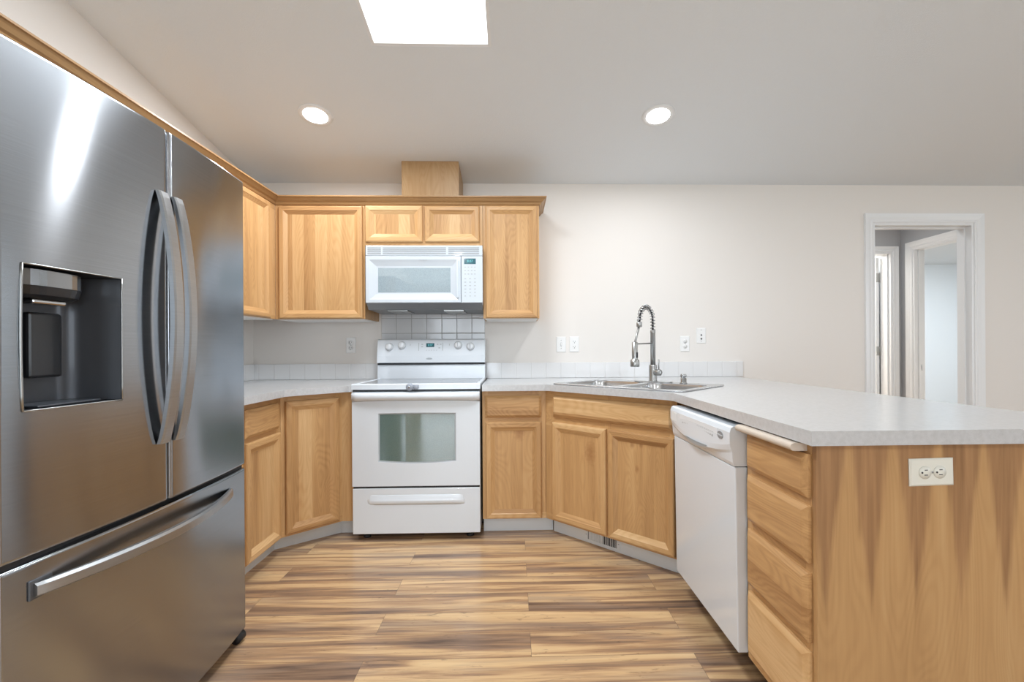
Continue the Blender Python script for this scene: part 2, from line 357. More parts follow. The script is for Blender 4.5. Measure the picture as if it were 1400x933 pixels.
# ================================================================ ROOM SHELL
YW, XL = 3.48, -1.89
XR, YB, YRIDGE = 6.1, -3.3, 0.0
SL = 0.188
def zc(y): return 2.35 + SL*(YW-y) if y >= YRIDGE else 2.35 + SL*(YW-YRIDGE) + SL*(y-YRIDGE)
# floor: every plank is drawn as its own face, in rows running along x
def make_floor():
    row, n0 = 0.1525, 2.18
    joints = {0: 0.0}
    me = bpy.data.meshes.new('floor'); bm = bmesh.new(); uvl = bm.loops.layers.uv.new('UVMap'); fl = bm.faces.layers.float.new('plank_f')
    base = [bm.verts.new(p) for p in ((-2.0, -3.5, -0.002), (7.5, -3.5, -0.002), (7.5, 7.0, -0.002), (-2.0, 7.0, -0.002))]
    f = bm.faces.new(base); f.material_index = 1; vals = {}
    L = 1.21
    for k in range(-40, 34):
        y0 = n0 + k*row; y1 = y0+row-0.0012
        xj = (-0.55 if k % 2 == 0 else 0.06); x = xj - math.ceil((xj+2.0)/L)*L
        while x < 7.5:
            x0, x1 = max(x, -2.0), min(x+L, 7.5)-0.0012
            if x1 > x0+0.01 and y1 > -3.5 and y0 < 7.0:
                vs = [bm.verts.new(p) for p in ((x0, y0, 0), (x1, y0, 0), (x1, y1, 0), (x0, y1, 0))]
                f = bm.faces.new(vs); r1, r2 = random.uniform(0, 40), random.uniform(0, 20)
                for lp in f.loops: lp[uvl].uv = (lp.vert.co.x+r1, lp.vert.co.y+r2)
                f[fl] = random.random()
            x += L
    bm.to_mesh(me); bm.free()
    src = me.attributes['plank_f']; vals = [d.value for d in src.data]
    a = me.attributes.new('plank', 'FLOAT', 'FACE')
    for i, v in enumerate(vals): a.data[i].value = v
    me.materials.append(FLOORM); me.materials.append(SEAM)
    o = bpy.data.objects.new('floor', me); C.objects.link(o); o['kind'] = 'structure'; o['label'] = 'streaky tan and brown laminate plank floor'
make_floor()

# back wall with the hall doorway
DX0, DX1, DZ = 2.713, 3.498, 2.066
wb = MB().box(XL-0.1, DX0, YW, 3.595, 0, 2.6).box(DX1, XR+0.1, YW, 3.595, 0, 2.6).box(DX0, DX1, YW, 3.595, DZ, 2.6)
struct('wall_back', wb, WALLM, 'cream wall behind the range and sink')
def gable(x0, x1):
    prof = [(YW+0.1, 0), (YW+0.1, 2.33), (YRIDGE, zc(0)+0.02), (YB-0.1, zc(YB)), (YB-0.1, 0)]
    m = MB(); m.add([(x0, y, z) for y, z in prof] + [(x1, y, z) for y, z in prof],
        [(0, 1, 2, 3, 4), (9, 8, 7, 6, 5)] + [(i, i+5, (i+1) % 5+5, (i+1) % 5) for i in range(5)]); return m
struct('wall_left', gable(XL-0.1, XL), WALLM, 'cream wall behind the refrigerator')
# right wall with a window opening
wr = MB(); wy0, wy1, wz0, wz1 = -0.4, 1.6, 0.9, 2.15
wr.box(XR, XR+0.1, YB-0.1, wy0, 0, 2.4).box(XR, XR+0.1, wy1, YW, 0, 2.4).box(XR, XR+0.1, wy0, wy1, 0, wz0).box(XR, XR+0.1, wy0, wy1, wz1, 2.4)
wr.add([(x, y, z) for x in (XR, XR+0.1) for y, z in ((YW, 2.35), (YRIDGE, zc(0)), (YB, zc(YB)), (YB, 2.35))], [(0, 1, 2, 3), (7, 6, 5, 4), (0, 4, 5, 1), (1, 5, 6, 2), (3, 2, 6, 7), (0, 3, 7, 4)])
struct('wall_right', wr, WALLM)
# near wall behind the camera with the sliding door and a window
wf = MB(); sx0, sx1 = -1.80, -0.30; vx0, vx1 = 1.1, 3.3
wf.box(XL-0.1, sx0, YB-0.1, YB, 0, 2.4).box(sx0, sx1, YB-0.1, YB, 2.08, 2.4).box(sx1, vx0, YB-0.1, YB, 0, 2.4)
wf.box(vx0, vx1, YB-0.1, YB, 0, 0.9).box(vx0, vx1, YB-0.1, YB, 2.1, 2.4).box(vx1, XR+0.1, YB-0.1, YB, 0, 2.4)
struct('wall_front', wf, WALLM)
def window(n, x0, x1, z0, z1, y, mull):
    m = MB(); t = 0.05
    m.box(x0, x1, y-0.04, y+0.02, z1-t, z1).box(x0, x1, y-0.04, y+0.02, z0, z0+t).box(x0, x0+t, y-0.04, y+0.02, z0+t, z1-t).box(x1-t, x1, y-0.04, y+0.02, z0+t, z1-t)
    for k in mull: m.box(k-0.03, k+0.03, y-0.03, y+0.015, z0+t, z1-t)
    return struct(n, m, TRIMM)
window('door_2', sx0, sx1, 0.0, 2.08, YB-0.05, [-1.05]); window('window_1', vx0, vx1, 0.9, 2.1, YB-0.05, [2.2])
m = MB(); m.box(XR+0.02, XR+0.08, wy0, wy1, wz0, wz0+0.05).box(XR+0.02, XR+0.08, wy0, wy1, wz1-0.05, wz1).box(XR+0.02, XR+0.08, wy0, wy0+0.05, wz0+0.05, wz1-0.05).box(XR+0.02, XR+0.08, wy1-0.05, wy1, wz0+0.05, wz1-0.05).box(XR+0.02, XR+0.08, 0.57, 0.63, wz0+0.05, wz1-0.05)
struct('window_2', m, TRIMM)
# vaulted ceiling with the skylight opening
SKX0, SKX1, SKY0, SKY1 = -0.667, -0.099, 1.52, 2.266
def ceil_slab():
    m = MB(); T = 0.12
    def pc(x0, x1, y0, y1):
        a = [(x0, y0), (x1, y0), (x1, y1), (x0, y1)]
        m.add([(x, y, zc(y)) for x, y in a] + [(x, y, zc(y)+T) for x, y in a], [(0, 3, 2, 1), (4, 5, 6, 7), (0, 1, 5, 4), (1, 2, 6, 5), (2, 3, 7, 6), (3, 0, 4, 7)])
    a, b = XL-0.1, XR+0.1
    pc(a, b, SKY1, YW+0.1); pc(a, SKX0, SKY0, SKY1); pc(SKX1, b, SKY0, SKY1); pc(a, b, YRIDGE, SKY0)
    m.add([(x, y, z) for x in (a, b) for y, z in ((YRIDGE, zc(0)), (YB-0.1, zc(YB-0.1)), (YB-0.1, zc(YB-0.1)+T), (YRIDGE, zc(0)+T))],
          [(0, 1, 2, 3), (7, 6, 5, 4), (0, 4, 5, 1), (1, 5, 6, 2), (2, 6, 7, 3), (3, 7, 4, 0)])
    return m
struct('ceiling', ceil_slab(), CEILM, 'white textured vaulted ceiling')
# skylight: a short white shaft with a glowing diffuser
m = MB(); t = 0.015
for (x0, x1, y0, y1) in ((SKX0, SKX0+t, SKY0, SKY1), (SKX1-t, SKX1, SKY0, SKY1), (SKX0+t, SKX1-t, SKY0, SKY0+t), (SKX0+t, SKX1-t, SKY1-t, SKY1)):
    a = [(x0, y0), (x1, y0), (x1, y1), (x0, y1)]
    m.add([(x, y, zc(y)+0.001) for x, y in a] + [(x, y, zc(y)+0.13) for x, y in a], [(0, 3, 2, 1), (4, 5, 6, 7), (0, 1, 5, 4), (1, 2, 6, 5), (2, 3, 7, 6), (3, 0, 4, 7)])
a = [(SKX0+t, SKY0+t), (SKX1-t, SKY0+t), (SKX1-t, SKY1-t), (SKX0+t, SKY1-t)]
m.add([(x, y, zc(y)+0.02) for x, y in a] + [(x, y, zc(y)+0.04) for x, y in a], [(0, 3, 2, 1), (4, 5, 6, 7), (0, 1, 5, 4), (1, 2, 6, 5), (2, 3, 7, 6), (3, 0, 4, 7)], 1)
o = obj('window_3', m, [TRIMM, SKYEM]); o['kind'] = 'structure'; o['label'] = 'square skylight in the sloped ceiling, glowing pure white'
area('skylight_daylight', ((SKX0+SKX1)/2, (SKY0+SKY1)/2, zc(1.9)+0.0), (0, -SL, -1), 0.50, 0.66, 38, (0.85, 0.93, 1.0))

# recessed ceiling lights
NRM = Vector((0, -SL, -1)).normalized()
def downlight(x, y, label, power=9.5, group=None):
    z = zc(y); r = thing('recessed_light', label, 'ceiling light', (x, y, z), group=group)
    nn = NRM if y > YRIDGE else Vector((0, SL, -1)).normalized()
    m = MB().lathe([(0.066, 0.0), (0.068, 0.006), (0.092, 0.004), (0.095, -0.001)], (0, 0, 0), nn, 40)
    obj('trim_ring', m, TRIMM, r)
    obj('lens', MB().lathe([(0.070, 0.002), (0.070, 0.005), (0.05, 0.0085), (0.001, 0.010)], (0, 0, 0), nn, 32), LENS, r)
    area('recessed_lamp', (x+nn.x*0.02, y+nn.y*0.02, z+nn.z*0.02), nn, 0.12, 0.12, power, (0.93, 0.96, 1.0), 'DISK')
downlight(-1.135, 2.752, 'glowing round recessed ceiling light left of the skylight')
downlight(0.853, 2.732, 'glowing round recessed ceiling light above the sink')
for x, y in ((2.9, 1.2), (-0.9, -1.6), (1.4, -1.6), (4.2, -1.0)): downlight(x, y, 'round recessed ceiling light out of frame behind the viewer', 15, 'lights behind the viewer')

# hall door casing (trim) and jambs
def casing(n, x0, x1, ztop, y, w=0.067, d=0.016, out=-1):
    m = MB()
    for a, b in ((0.0, w), (w*0.12, w*0.45)):
        pass
    def strip(p0, p1, e0, e1):   # stepped profile: inner edge thin, outer edge thick
        pass
    prof = [(0, 0.006), (0.010, 0.010), (0.022, 0.008), (0.040, 0.014), (w, 0.018), (w, 0.0), (0, 0.0)]
    rings = []
    for dx, h in prof:
        hh = y + out*h
        rings.append([(x0-dx, hh, 0.0), (x0-dx, hh, ztop+dx), (x1+dx, hh, ztop+dx), (x1+dx, hh, 0.0)])
    k = len(rings); vs = [p for r in rings for p in r]; fs = []
    for j in range(k):
        j2 = (j+1) % k
        for i in range(3): fs.append((j*4+i, j*4+i+1, j2*4+i+1, j2*4+i))
    fs.append([j*4 for j in range(k)]); fs.append([j*4+3 for j in range(k)][::-1])
    m.add(vs, fs); return m
struct('trim_1', casing('c', DX0, DX1, DZ, YW), TRIMM, 'white moulded casing around the hall doorway')
jm = MB().box(DX0, DX0+0.018, YW, 3.60, 0, DZ).box(DX1-0.018, DX1, YW, 3.60, 0, DZ).box(DX0+0.018, DX1-0.018, YW, 3.60, DZ-0.018, DZ)
jm.box(DX0+0.018, DX0+0.028, 3.53, 3.565, 0, DZ-0.018).box(DX1-0.028, DX1-0.018, 3.53, 3.565, 0, DZ-0.018).box(DX0+0.028, DX1-0.028, 3.53, 3.565, DZ-0.030, DZ-0.018)
struct('trim_2', jm, TRIMM, 'white door jamb lining the hall doorway')
# hallway
HX0, HX1, HY = 2.2, 3.755, 4.46
B0, B1, BZ = 2.90, 3.67, 2.05      # back door opening
D20, D21 = 3.62, 4.325              # side door opening (along y)
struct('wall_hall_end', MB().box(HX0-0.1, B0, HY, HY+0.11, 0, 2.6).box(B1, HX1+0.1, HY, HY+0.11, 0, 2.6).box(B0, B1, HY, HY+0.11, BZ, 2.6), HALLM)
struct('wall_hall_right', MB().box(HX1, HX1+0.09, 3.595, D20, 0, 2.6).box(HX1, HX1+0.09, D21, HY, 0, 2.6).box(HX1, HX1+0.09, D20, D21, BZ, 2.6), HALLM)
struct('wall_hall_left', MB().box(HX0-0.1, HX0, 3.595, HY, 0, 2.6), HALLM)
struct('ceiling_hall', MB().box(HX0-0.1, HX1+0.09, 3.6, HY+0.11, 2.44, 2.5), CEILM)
struct('trim_3', casing('c', B0, B1, BZ, HY, 0.05), TRIMM, 'white casing around the door at the end of the hall')
m = casing('c', D20, D21, BZ, 0.0, 0.065); m.v = [(HX1+y, x, z) for x, y, z in m.v]
struct('trim_4', m, TRIMM, 'white casing around the open side doorway in the hall')
jm = MB().box(HX1, HX1+0.10, D21-0.015, D21+0.0, 0, BZ).box(HX1, HX1+0.10, D20, D20+0.015, 0, BZ).box(HX1, HX1+0.10, D20+0.015, D21-0.015, BZ-0.015, BZ)
jm.box(HX1+0.035, HX1+0.055, D21-0.025, D21-0.015, 0, BZ-0.015)
struct('trim_5', jm, TRIMM)
jm = MB().box(B1-0.018, B1, HY, HY+0.13, 0, BZ).box(B0, B0+0.018, HY, HY+0.13, 0, BZ).box(B0+0.018, B1-0.018, HY, HY+0.13, BZ-0.018, BZ).box(B1-0.030, B1-0.018, HY+0.03, HY+0.065, 0, BZ-0.018)
struct('trim_6', jm, TRIMM)
sp = thing('strike_plate', 'small dark strike plate on the side door jamb in the hall', 'strike plate', (3.812, 4.308, 0.935))
obj('plate', MB().box(-0.012, 0.012, 0, 0.0017, -0.028, 0.028), CHROME, sp); obj('latch_hole', MB().box(-0.007, 0.007, -0.001, 0, -0.013, 0.013), SLOT, sp)
# the open door leaf beyond the hall, hung on hinges
dl = thing('open_door', 'white door swung open beyond the hall, its hinged edge showing', 'door', (B1-0.035, HY+0.135, 0))
obj('door_leaf', MB().box(3.612, 3.645, HY+0.135, HY+0.87, 0.012, 2.02), TRIMM, dl, world=True, bevel=0.002)
for z in (0.28, 1.09, 1.82):
    h = MB().box(3.614, 3.644, HY+0.1315, HY+0.1345, z-0.045, z+0.045); h.lathe([(0.006, -0.047), (0.006, 0.047)], (3.651, HY+0.1375, z), (0, 0, 1), 12)
    obj('hinge', h, NICKEL, dl, world=True)
# rooms beyond
struct('wall_bedroom', MB().box(3.845, 7.4, 6.80, 6.9, 0, 2.6).box(7.3, 7.4, 3.6, 6.8, 0, 2.6).box(3.755, 3.845, HY+0.11, 6.9, 0, 2.6), ROOMM)
struct('ceiling_bedroom', MB().box(3.845, 7.4, 3.6, 6.9, 2.35, 2.45), ROOMM)
struct('wall_laundry', MB().box(2.1, 3.755, 6.0, 6.1, 0, 2.6).box(2.0, 2.1, HY+0.11, 6.1, 0, 2.6), WALLM)
struct('ceiling_laundry', MB().box(2.0, 3.755, HY+0.11, 6.1, 2.44, 2.5), CEILM)

# outside the sliding door: lawn and hedge (seen only as reflections)
o = obj('lawn', MB().box(-14, 16, -16, YB-0.2, -0.25, -0.2), GRASS); o['kind'] = 'structure'

# ================================================================ CABINETRY
def ring_door(mb, x0, x1, z0, z1, y, prof, panel_mi=2):
    """rectangular rings: prof = [(inset, proud)], outward is -y. mats: 0 vertical, 1 horizontal, 2 panel"""
    rings = [[(x0+i, y-p, z0+i), (x1-i, y-p, z0+i), (x1-i, y-p, z1-i), (x0+i, y-p, z1-i)] for i, p in prof]
    vs = [p for r in rings for p in r]; fs = []; mi = []
    for j in range(len(rings)-1):
        for i in range(4):
            i2 = (i+1) % 4; fs.append((j*4+i, j*4+i2, (j+1)*4+i2, (j+1)*4+i)); mi.append(1 if i in (0, 2) else 0)
    k = len(rings)-1; fs.append((k*4, k*4+1, k*4+2, k*4+3)); mi.append(panel_mi); fs.append((3, 2, 1, 0)); mi.append(0)
    mb.add(vs, fs, mi); return mb
DPROF = [(0, 0.0005), (0, 0.013), (0.003, 0.018), (0.008, 0.020), (0.030, 0.020), (0.033, 0.017), (0.052, 0.006), (0.055, 0.0045)]
SPROF = [(0, 0.0005), (0, 0.010), (0.004, 0.013), (0.014, 0.0195), (0.016, 0.020)]
def cab_door(p, x0, x1, z0, z1, panel=None, label=None, y=0.0):
    o = obj('door', ring_door(MB(), x0, x1, z0, z1, y, DPROF), [WVF, WHD, panel or WV], p)
    if label: o['label'] = label
    return o
def cab_drawer(p, x0, x1, z0, z1, name='drawer', y=0.0):
    return obj(name, ring_door(MB(), x0, x1, z0, z1, y, SPROF, 1), [WHD, WHD], p)
def frame_grid(mb, x0, x1, z0, z1, holes, t=0.019, y=0.0):
    """face frame: a board with rectangular openings closed 4 mm behind"""
    xs = sorted({x0, x1, *[h[0] for h in holes], *[h[1] for h in holes]}); zs = sorted({z0, z1, *[h[2] for h in holes], *[h[3] for h in holes]})
    for i in range(len(xs)-1):
        for j in range(len(zs)-1):
            cxm, czm = (xs[i]+xs[i+1])/2, (zs[j]+zs[j+1])/2
            inside = any(h[0] < cxm < h[1] and h[2] < czm < h[3] for h in holes)
            if not inside:
                vert = (zs[j+1]-zs[j]) > (xs[i+1]-xs[i])
                mb.box(xs[i], xs[i+1], y, y+t, zs[j], zs[j+1], 0 if vert else 1)
    return mb
def local(root, pts):
    inv = ROOTM[root.name].inverted(); return [tuple((inv @ Vector((x, y, 0)))[:2]) for x, y in pts]

# --- base cabinets
ZK, ZB, ZT = 0.092, 0.094, 0.876
def base_body(root, poly_world, kick_world, frame=None):
    pts = local(root, poly_world); obj('carcass', MB().prism(pts, ZB, ZT), [WVF], root)
    k = local(root, kick_world); m = MB().prism(k, 0.0, ZB-0.001)
    obj('toe_kick', m, KICKM, root)
e = 0.019
# 1 left wall cabinet (face x=-1.285)
r = thing('base_cabinet', 'hickory base cabinet of drawers over doors between refrigerator and corner', 'cabinet', (-1.285, 1.88, 0), PI/2)
base_body(r, [(-1.285-e, 1.885), (-1.285-e, 2.628), (-1.885, 2.628), (-1.885, 1.885)], [(-1.358, 1.88), (-1.358, 2.66), (-1.885, 2.66), (-1.885, 1.88)])
obj('face_frame', frame_grid(MB(), 0, 0.748, ZB, ZT, [(0.03, 0.355, 0.13, 0.665), (0.395, 0.70, 0.13, 0.665), (0.03, 0.355, 0.725, 0.83), (0.395, 0.70, 0.725, 0.83)]), [WVF, WH], r)
cab_door(r, 0.39, 0.72, 0.105, 0.682); cab_door(r, 0.02, 0.36, 0.105, 0.682)
cab_drawer(r, 0.39, 0.705, 0.706, 0.842); cab_drawer(r, 0.02, 0.36, 0.706, 0.842)
# 2 left diagonal corner cabinet
P1, P2 = Vector((-1.285, 2.63)), Vector((-1.040, 2.875)); LD = (P2-P1).length
r = thing('corner_base_cabinet', 'angled hickory corner base cabinet with one tall door left of the range', 'cabinet', (P1.x, P1.y, 0), PI/4)
q = e*0.7071
base_body(r, [(P1.x-q, P1.y+q), (P2.x-q*0.4, P2.y+e), (-0.965, 2.875+e), (-0.965, 3.468), (-1.885, 3.468), (-1.885, P1.y+q)],
          [(-1.359, 2.664), (-1.359, 2.703), (-1.072, 2.94), (-0.967, 2.94), (-0.967, 3.468), (-1.885, 3.468), (-1.885, 2.664)])
obj('face_frame', frame_grid(MB(), 0, LD, ZB, ZT, [(0.04, 0.31, 0.13, 0.83)]), [WVF, WH], r)
ff = MB(); pl = local(r, [(P2.x, P2.y), (-0.965, 2.875), (-0.965, 2.875+e), (P2.x-0.006, P2.y+e)]); ff.prism(pl, ZB, ZT)
obj('filler_strip', ff, WVF, r)
cab_door(r, 0.022, 0.326, 0.106, 0.845)
# 3 narrow cabinet right of range
r = thing('base_cabinet', 'narrow hickory base cabinet with drawer and door right of the range', 'cabinet', (-0.192, 2.875, 0), 0)
base_body(r, [(-0.190, 2.875+e), (0.193, 2.875+e), (0.193, 3.468), (-0.190, 3.468)], [(-0.190, 2.93), (0.24, 2.93), (0.24, 3.0), (-0.19, 3.0)])
obj('face_frame', frame_grid(MB(), 0, 0.386, ZB, ZT, [(0.035, 0.345, 0.13, 0.665), (0.035, 0.345, 0.73, 0.83)]), [WVF, WH], r)
cab_door(r, 0.020, 0.358, 0.098, 0.685, WK3, 'door with a brown knot near the top'); cab_drawer(r, 0.017, 0.358, 0.712, 0.845)
# 4 sink base on the diagonal
Q1, Q2 = Vector((0.195, 2.875)), Vector((0.795, 2.275)); LS = (Q2-Q1).length
r = thing('sink_base_cabinet', 'angled hickory sink base cabinet with two knotty doors', 'cabinet', (Q1.x, Q1.y, 0), -PI/4)
# hollow carcass (side, back and floor panels) so that the sink bowls hang inside it
m = MB(); pw = [(Q1.x+q, Q1.y+q), (Q2.x+q, Q2.y+q), (1.385, 2.29), (1.385, 3.468), (0.199, 3.468), (0.199, 2.875+2*q)]
m.prism(local(r, pw), ZB, ZB+0.018)
def wallp(a, b, th=0.016):
    a, b = Vector(a), Vector(b); t = (b-a).normalized(); nn = Vector((-t.y, t.x))*th
    m.prism(local(r, [tuple(a), tuple(b), tuple(b+nn), tuple(a+nn)]), ZB+0.018, ZT)
wallp((0.820, 2.305), (1.385, 2.305)); wallp((1.385, 2.325), (1.385, 3.450)); wallp((1.385, 3.452), (0.22, 3.452)); wallp((0.215, 3.450), (0.215, 2.91))
obj('carcass', m, [WVF], r)
obj('toe_kick', MB().prism(local(r, [(0.244, 2.914), (0.815, 2.343), (0.90, 2.258), (1.0, 2.30), (0.30, 3.0)]), 0.0, ZB-0.001), KICKM, r)
obj('face_frame', frame_grid(MB(), 0, LS, ZB, ZT, [(0.09, 0.43, 0.13, 0.665), (0.472, 0.81, 0.13, 0.665), (0.09, 0.81, 0.745, 0.825)], y=0.0), [WVF, WH], r)
cab_door(r, 0.062, 0.443, 0.106, 0.688, WK1, 'left door with one large brown knot'); cab_door(r, 0.459, 0.840, 0.106, 0.688, WK2, 'right door with small dark knots')
cab_drawer(r, 0.066, 0.829, 0.722, 0.845, 'false_drawer_front')
# floor register in the sink toe kick
vr = thing('floor_register', 'pale metal air vent grille set in the toe kick below the sink', 'vent', (0.244, 2.914, 0), -PI/4)
def rng(vx): return vx
m = MB(); v0, v1 = 0.238, 0.478
m.box(v0, v1, -0.004, -0.0005, 0.006, 0.020).box(v0, v1, -0.004, -0.0005, 0.074, 0.088).box(v0, v0+0.022, -0.004, -0.0005, 0.020, 0.074).box(v1-0.022, v1, -0.004, -0.0005, 0.020, 0.074)
m.box(v0+0.114, v0+0.124, -0.004, -0.0005, 0.020, 0.074)
obj('frame', m, KICKM, vr, bevel=0.001)
obj('dark_opening', MB().box(v0+0.022, v1-0.022, -0.0012, -0.0005, 0.020, 0.074), GAPM, vr)
for k in range(9):
    x = v0+0.028+k*0.0096; obj('slat', MB().box(x, x+0.0072, -0.0038, -0.0015, 0.020, 0.074), KICKM, vr)
for k in range(8):
    x = v0+0.130+k*0.0115; obj('slat', MB().box(x, x+0.0028, -0.0038, -0.0015, 0.020, 0.074), KICKM, vr)
for x in (v0+0.011, v1-0.011): obj('screw', MB().lathe([(0.004, 0), (0.003, 0.0015)], (x, -0.004, 0.047), (0, -1, 0), 12), INK, vr)
# 5 drawer stack at the end of the peninsula (face x=0.78), root at far end
r = thing('drawer_cabinet', 'hickory four drawer cabinet with flame veneer end panel at the peninsula end', 'cabinet', (0.78, 1.555, 0), -PI/2)
base_body(r, [(0.78+e, 1.213), (1.385, 1.213), (1.385, 1.553), (0.78+e, 1.553)], [(0.85, 1.213), (1.385, 1.213), (1.385, 1.553), (0.85, 1.553)])
obj('face_frame', frame_grid(MB(), 0, 0.342, ZB, ZT, [(0.035, 0.315, a, b) for a, b in ((0.15, 0.31), (0.37, 0.515), (0.58, 0.69), (0.75, 0.83))]), [WVF, WH], r)
for a, b in ((0.125, 0.326), (0.350, 0.533), (0.560, 0.709), (0.731, 0.846)): cab_drawer(r, 0.022, 0.340, a, b)
ep = MB().box(0.0, 0.61, -0.018, 0.0, 0.0, ZT)
eo = obj('end_panel', ep, WEND, r); eo.location = (0.343, 0.0, 0.0); eo.rotation_euler = (0, 0, PI/2); eo['label'] = 'wide veneer panel with dark flame points'
# pull-out cutting board under the worktop
prof = [(0.0, -0.010), (0.0, 0.010)]
m = MB(); pts = []
for k in range(9):
    a = PI/2 + PI*k/8; pts.append((0.744+0.0105*math.cos(a), 0.862+0.0105*math.sin(a)))
sec = pts + [(0.779, 0.8515), (0.779, 0.8725)]
m.loft([[(x, y, z) for x, z in sec] for y in (1.545, 1.232)])
cb = thing('cutting_board', 'pale pull-out cutting board tucked under the peninsula worktop', 'cutting board', (0.76, 1.39, 0.862)); obj('board', m, BOARDM, cb, world=True)

# ================================================================ WORKTOPS
def slab(name, outer, z0, z1, m, label, hole=None, bev=0.0):
    bm = bmesh.new(); es = []
    for loop in [outer] + ([hole] if hole else []):
        vs = [bm.verts.new((x, y, z0)) for x, y in loop]
        es += [bm.edges.new((vs[i], vs[(i+1) % len(vs)])) for i in range(len(vs))]
    r = bmesh.ops.triangle_fill(bm, use_beauty=True, edges=es); fs = [f for f in r['geom'] if isinstance(f, bmesh.types.BMFace)]
    ex = bmesh.ops.extrude_face_region(bm, geom=fs); bmesh.ops.translate(bm, vec=(0, 0, z1-z0), verts=[v for v in ex['geom'] if isinstance(v, bmesh.types.BMVert)])
    bmesh.ops.recalc_face_normals(bm, faces=bm.faces); me = bpy.data.meshes.new(name); bm.to_mesh(me); bm.free()
    me.materials.append(m); o = bpy.data.objects.new(name, me); C.objects.link(o)
    if label: tag(o, label, 'worktop')
    return o
slab('worktop', [(-1.886, 1.885), (-1.235, 1.885), (-1.235, 2.575), (-1.20, 2.63), (-1.01, 2.825), (-0.985, 2.845), (-0.962, 2.850), (-0.962, 3.468), (-1.886, 3.468)], 0.8765, 0.914, COUNTER,
     'short grey laminate worktop between refrigerator and range')
U = Vector((0.70711, -0.70711)); N = Vector((0.70711, 0.70711)); SC = Vector((0.7085, 2.7215))
def sk2(u, n_): p = SC + U*u + N*n_; return (p.x, p.y)
slab('worktop', [(-0.190, 2.82), (0.185, 2.82), (0.215, 2.805), (0.745, 2.245), (0.757, 2.21), (0.753, 1.172), (1.657, 1.172), (1.657, 3.468), (-0.190, 3.468)], 0.8765, 0.914, COUNTER,
     'long grey laminate worktop around the sink and out along the peninsula', hole=[sk2(-0.395, -0.248), sk2(0.395, -0.248), sk2(0.395, 0.248), sk2(-0.395, 0.248)])

# tile upstands
tl = MB().box(-1.884, -0.966, 3.469, 3.4795, 0.9145, 1.028); tag(obj('tile_backsplash', tl, TILE, bevel=0.002), 'low row of white wall tiles behind the left worktop', 'backsplash')
tl = MB().box(-1.8895, -1.879, 1.88, 3.468, 0.9145, 1.028); tag(obj('tile_backsplash', tl, TILEY, bevel=0.002), 'low row of white tiles on the left side wall by the refrigerator', 'backsplash')
tl = MB().box(-0.208, 1.712, 3.469, 3.4795, 0.9145, 1.028); tag(obj('tile_backsplash', tl, TILE, bevel=0.002), 'low row of white wall tiles behind the sink', 'backsplash')
tl = MB().box(-0.964, -0.210, 3.469, 3.4795, 0.90, 1.58); tag(obj('tile_backsplash', tl, TILE_SHADED, bevel=0.002), 'glossy white tile panel between range and microwave', 'backsplash')

# ================================================================ UPPER CABINETS
UZ0, UZ1 = 1.335, 2.128
def upper(name, label, x0, x1, z0, doors, y0=3.155, y1=3.4785, rot=0.0, loc=None, bottom=True, panels=None):
    r = thing(name, label, 'cabinet', loc or (x0, y0, z0), rot); w = x1-x0; d = y1-y0
    m = MB().box(0, w, e, d, 0.0, UZ1-z0, 0); obj('carcass', m, [WVF], r)
    hs = [(a-x0+0.02, b-x0-0.02, c-z0+0.025, dd-z0-0.025) for a, b, c, dd in doors]
    obj('face_frame', frame_grid(MB(), 0, w, 0, UZ1-z0, hs), [WVF, WH], r)
    for i, (a, b, c, dd) in enumerate(doors): cab_door(r, a-x0, b-x0, c-z0, dd-z0)
    obj('bottom_panel', MB().box(0.012, w-0.012, 0.012, d-0.01, -0.006, -0.0005), MELA, r)
    return r
upper('wall_cabinet', 'wide single door hickory wall cabinet left of the microwave', -1.569, -0.983, UZ0, [(-1.540, -0.995, 1.338, 2.080)])
upper('microwave_wall_cabinet', 'short two door hickory wall cabinet above the microwave', -0.981, -0.202, 1.822, [(-0.974, -0.599, 1.843, 2.083), (-0.583, -0.222, 1.843, 2.083)])
upper('wall_cabinet', 'narrow hickory wall cabinet right of the microwave', -0.200, 0.175, UZ0, [(-0.182, 0.162, 1.336, 2.085)])
# left wall run: local x = world y
upper('wall_cabinet', 'hickory wall cabinet on the left side wall beside the refrigerator', 2.56, 3.153, UZ0, [(2.60, 3.060, 1.336, 2.080)], y0=0, y1=0.318, rot=PI/2, loc=(-1.569, 2.56, UZ0))
upper('wall_cabinet', 'hickory wall cabinet mounted above the refrigerator', 0.97, 2.558, 1.84, [(1.0, 1.74, 1.86, 2.08), (1.76, 2.53, 1.86, 2.08)], y0=0, y1=0.318, rot=PI/2, loc=(-1.569, 0.97, 1.84))
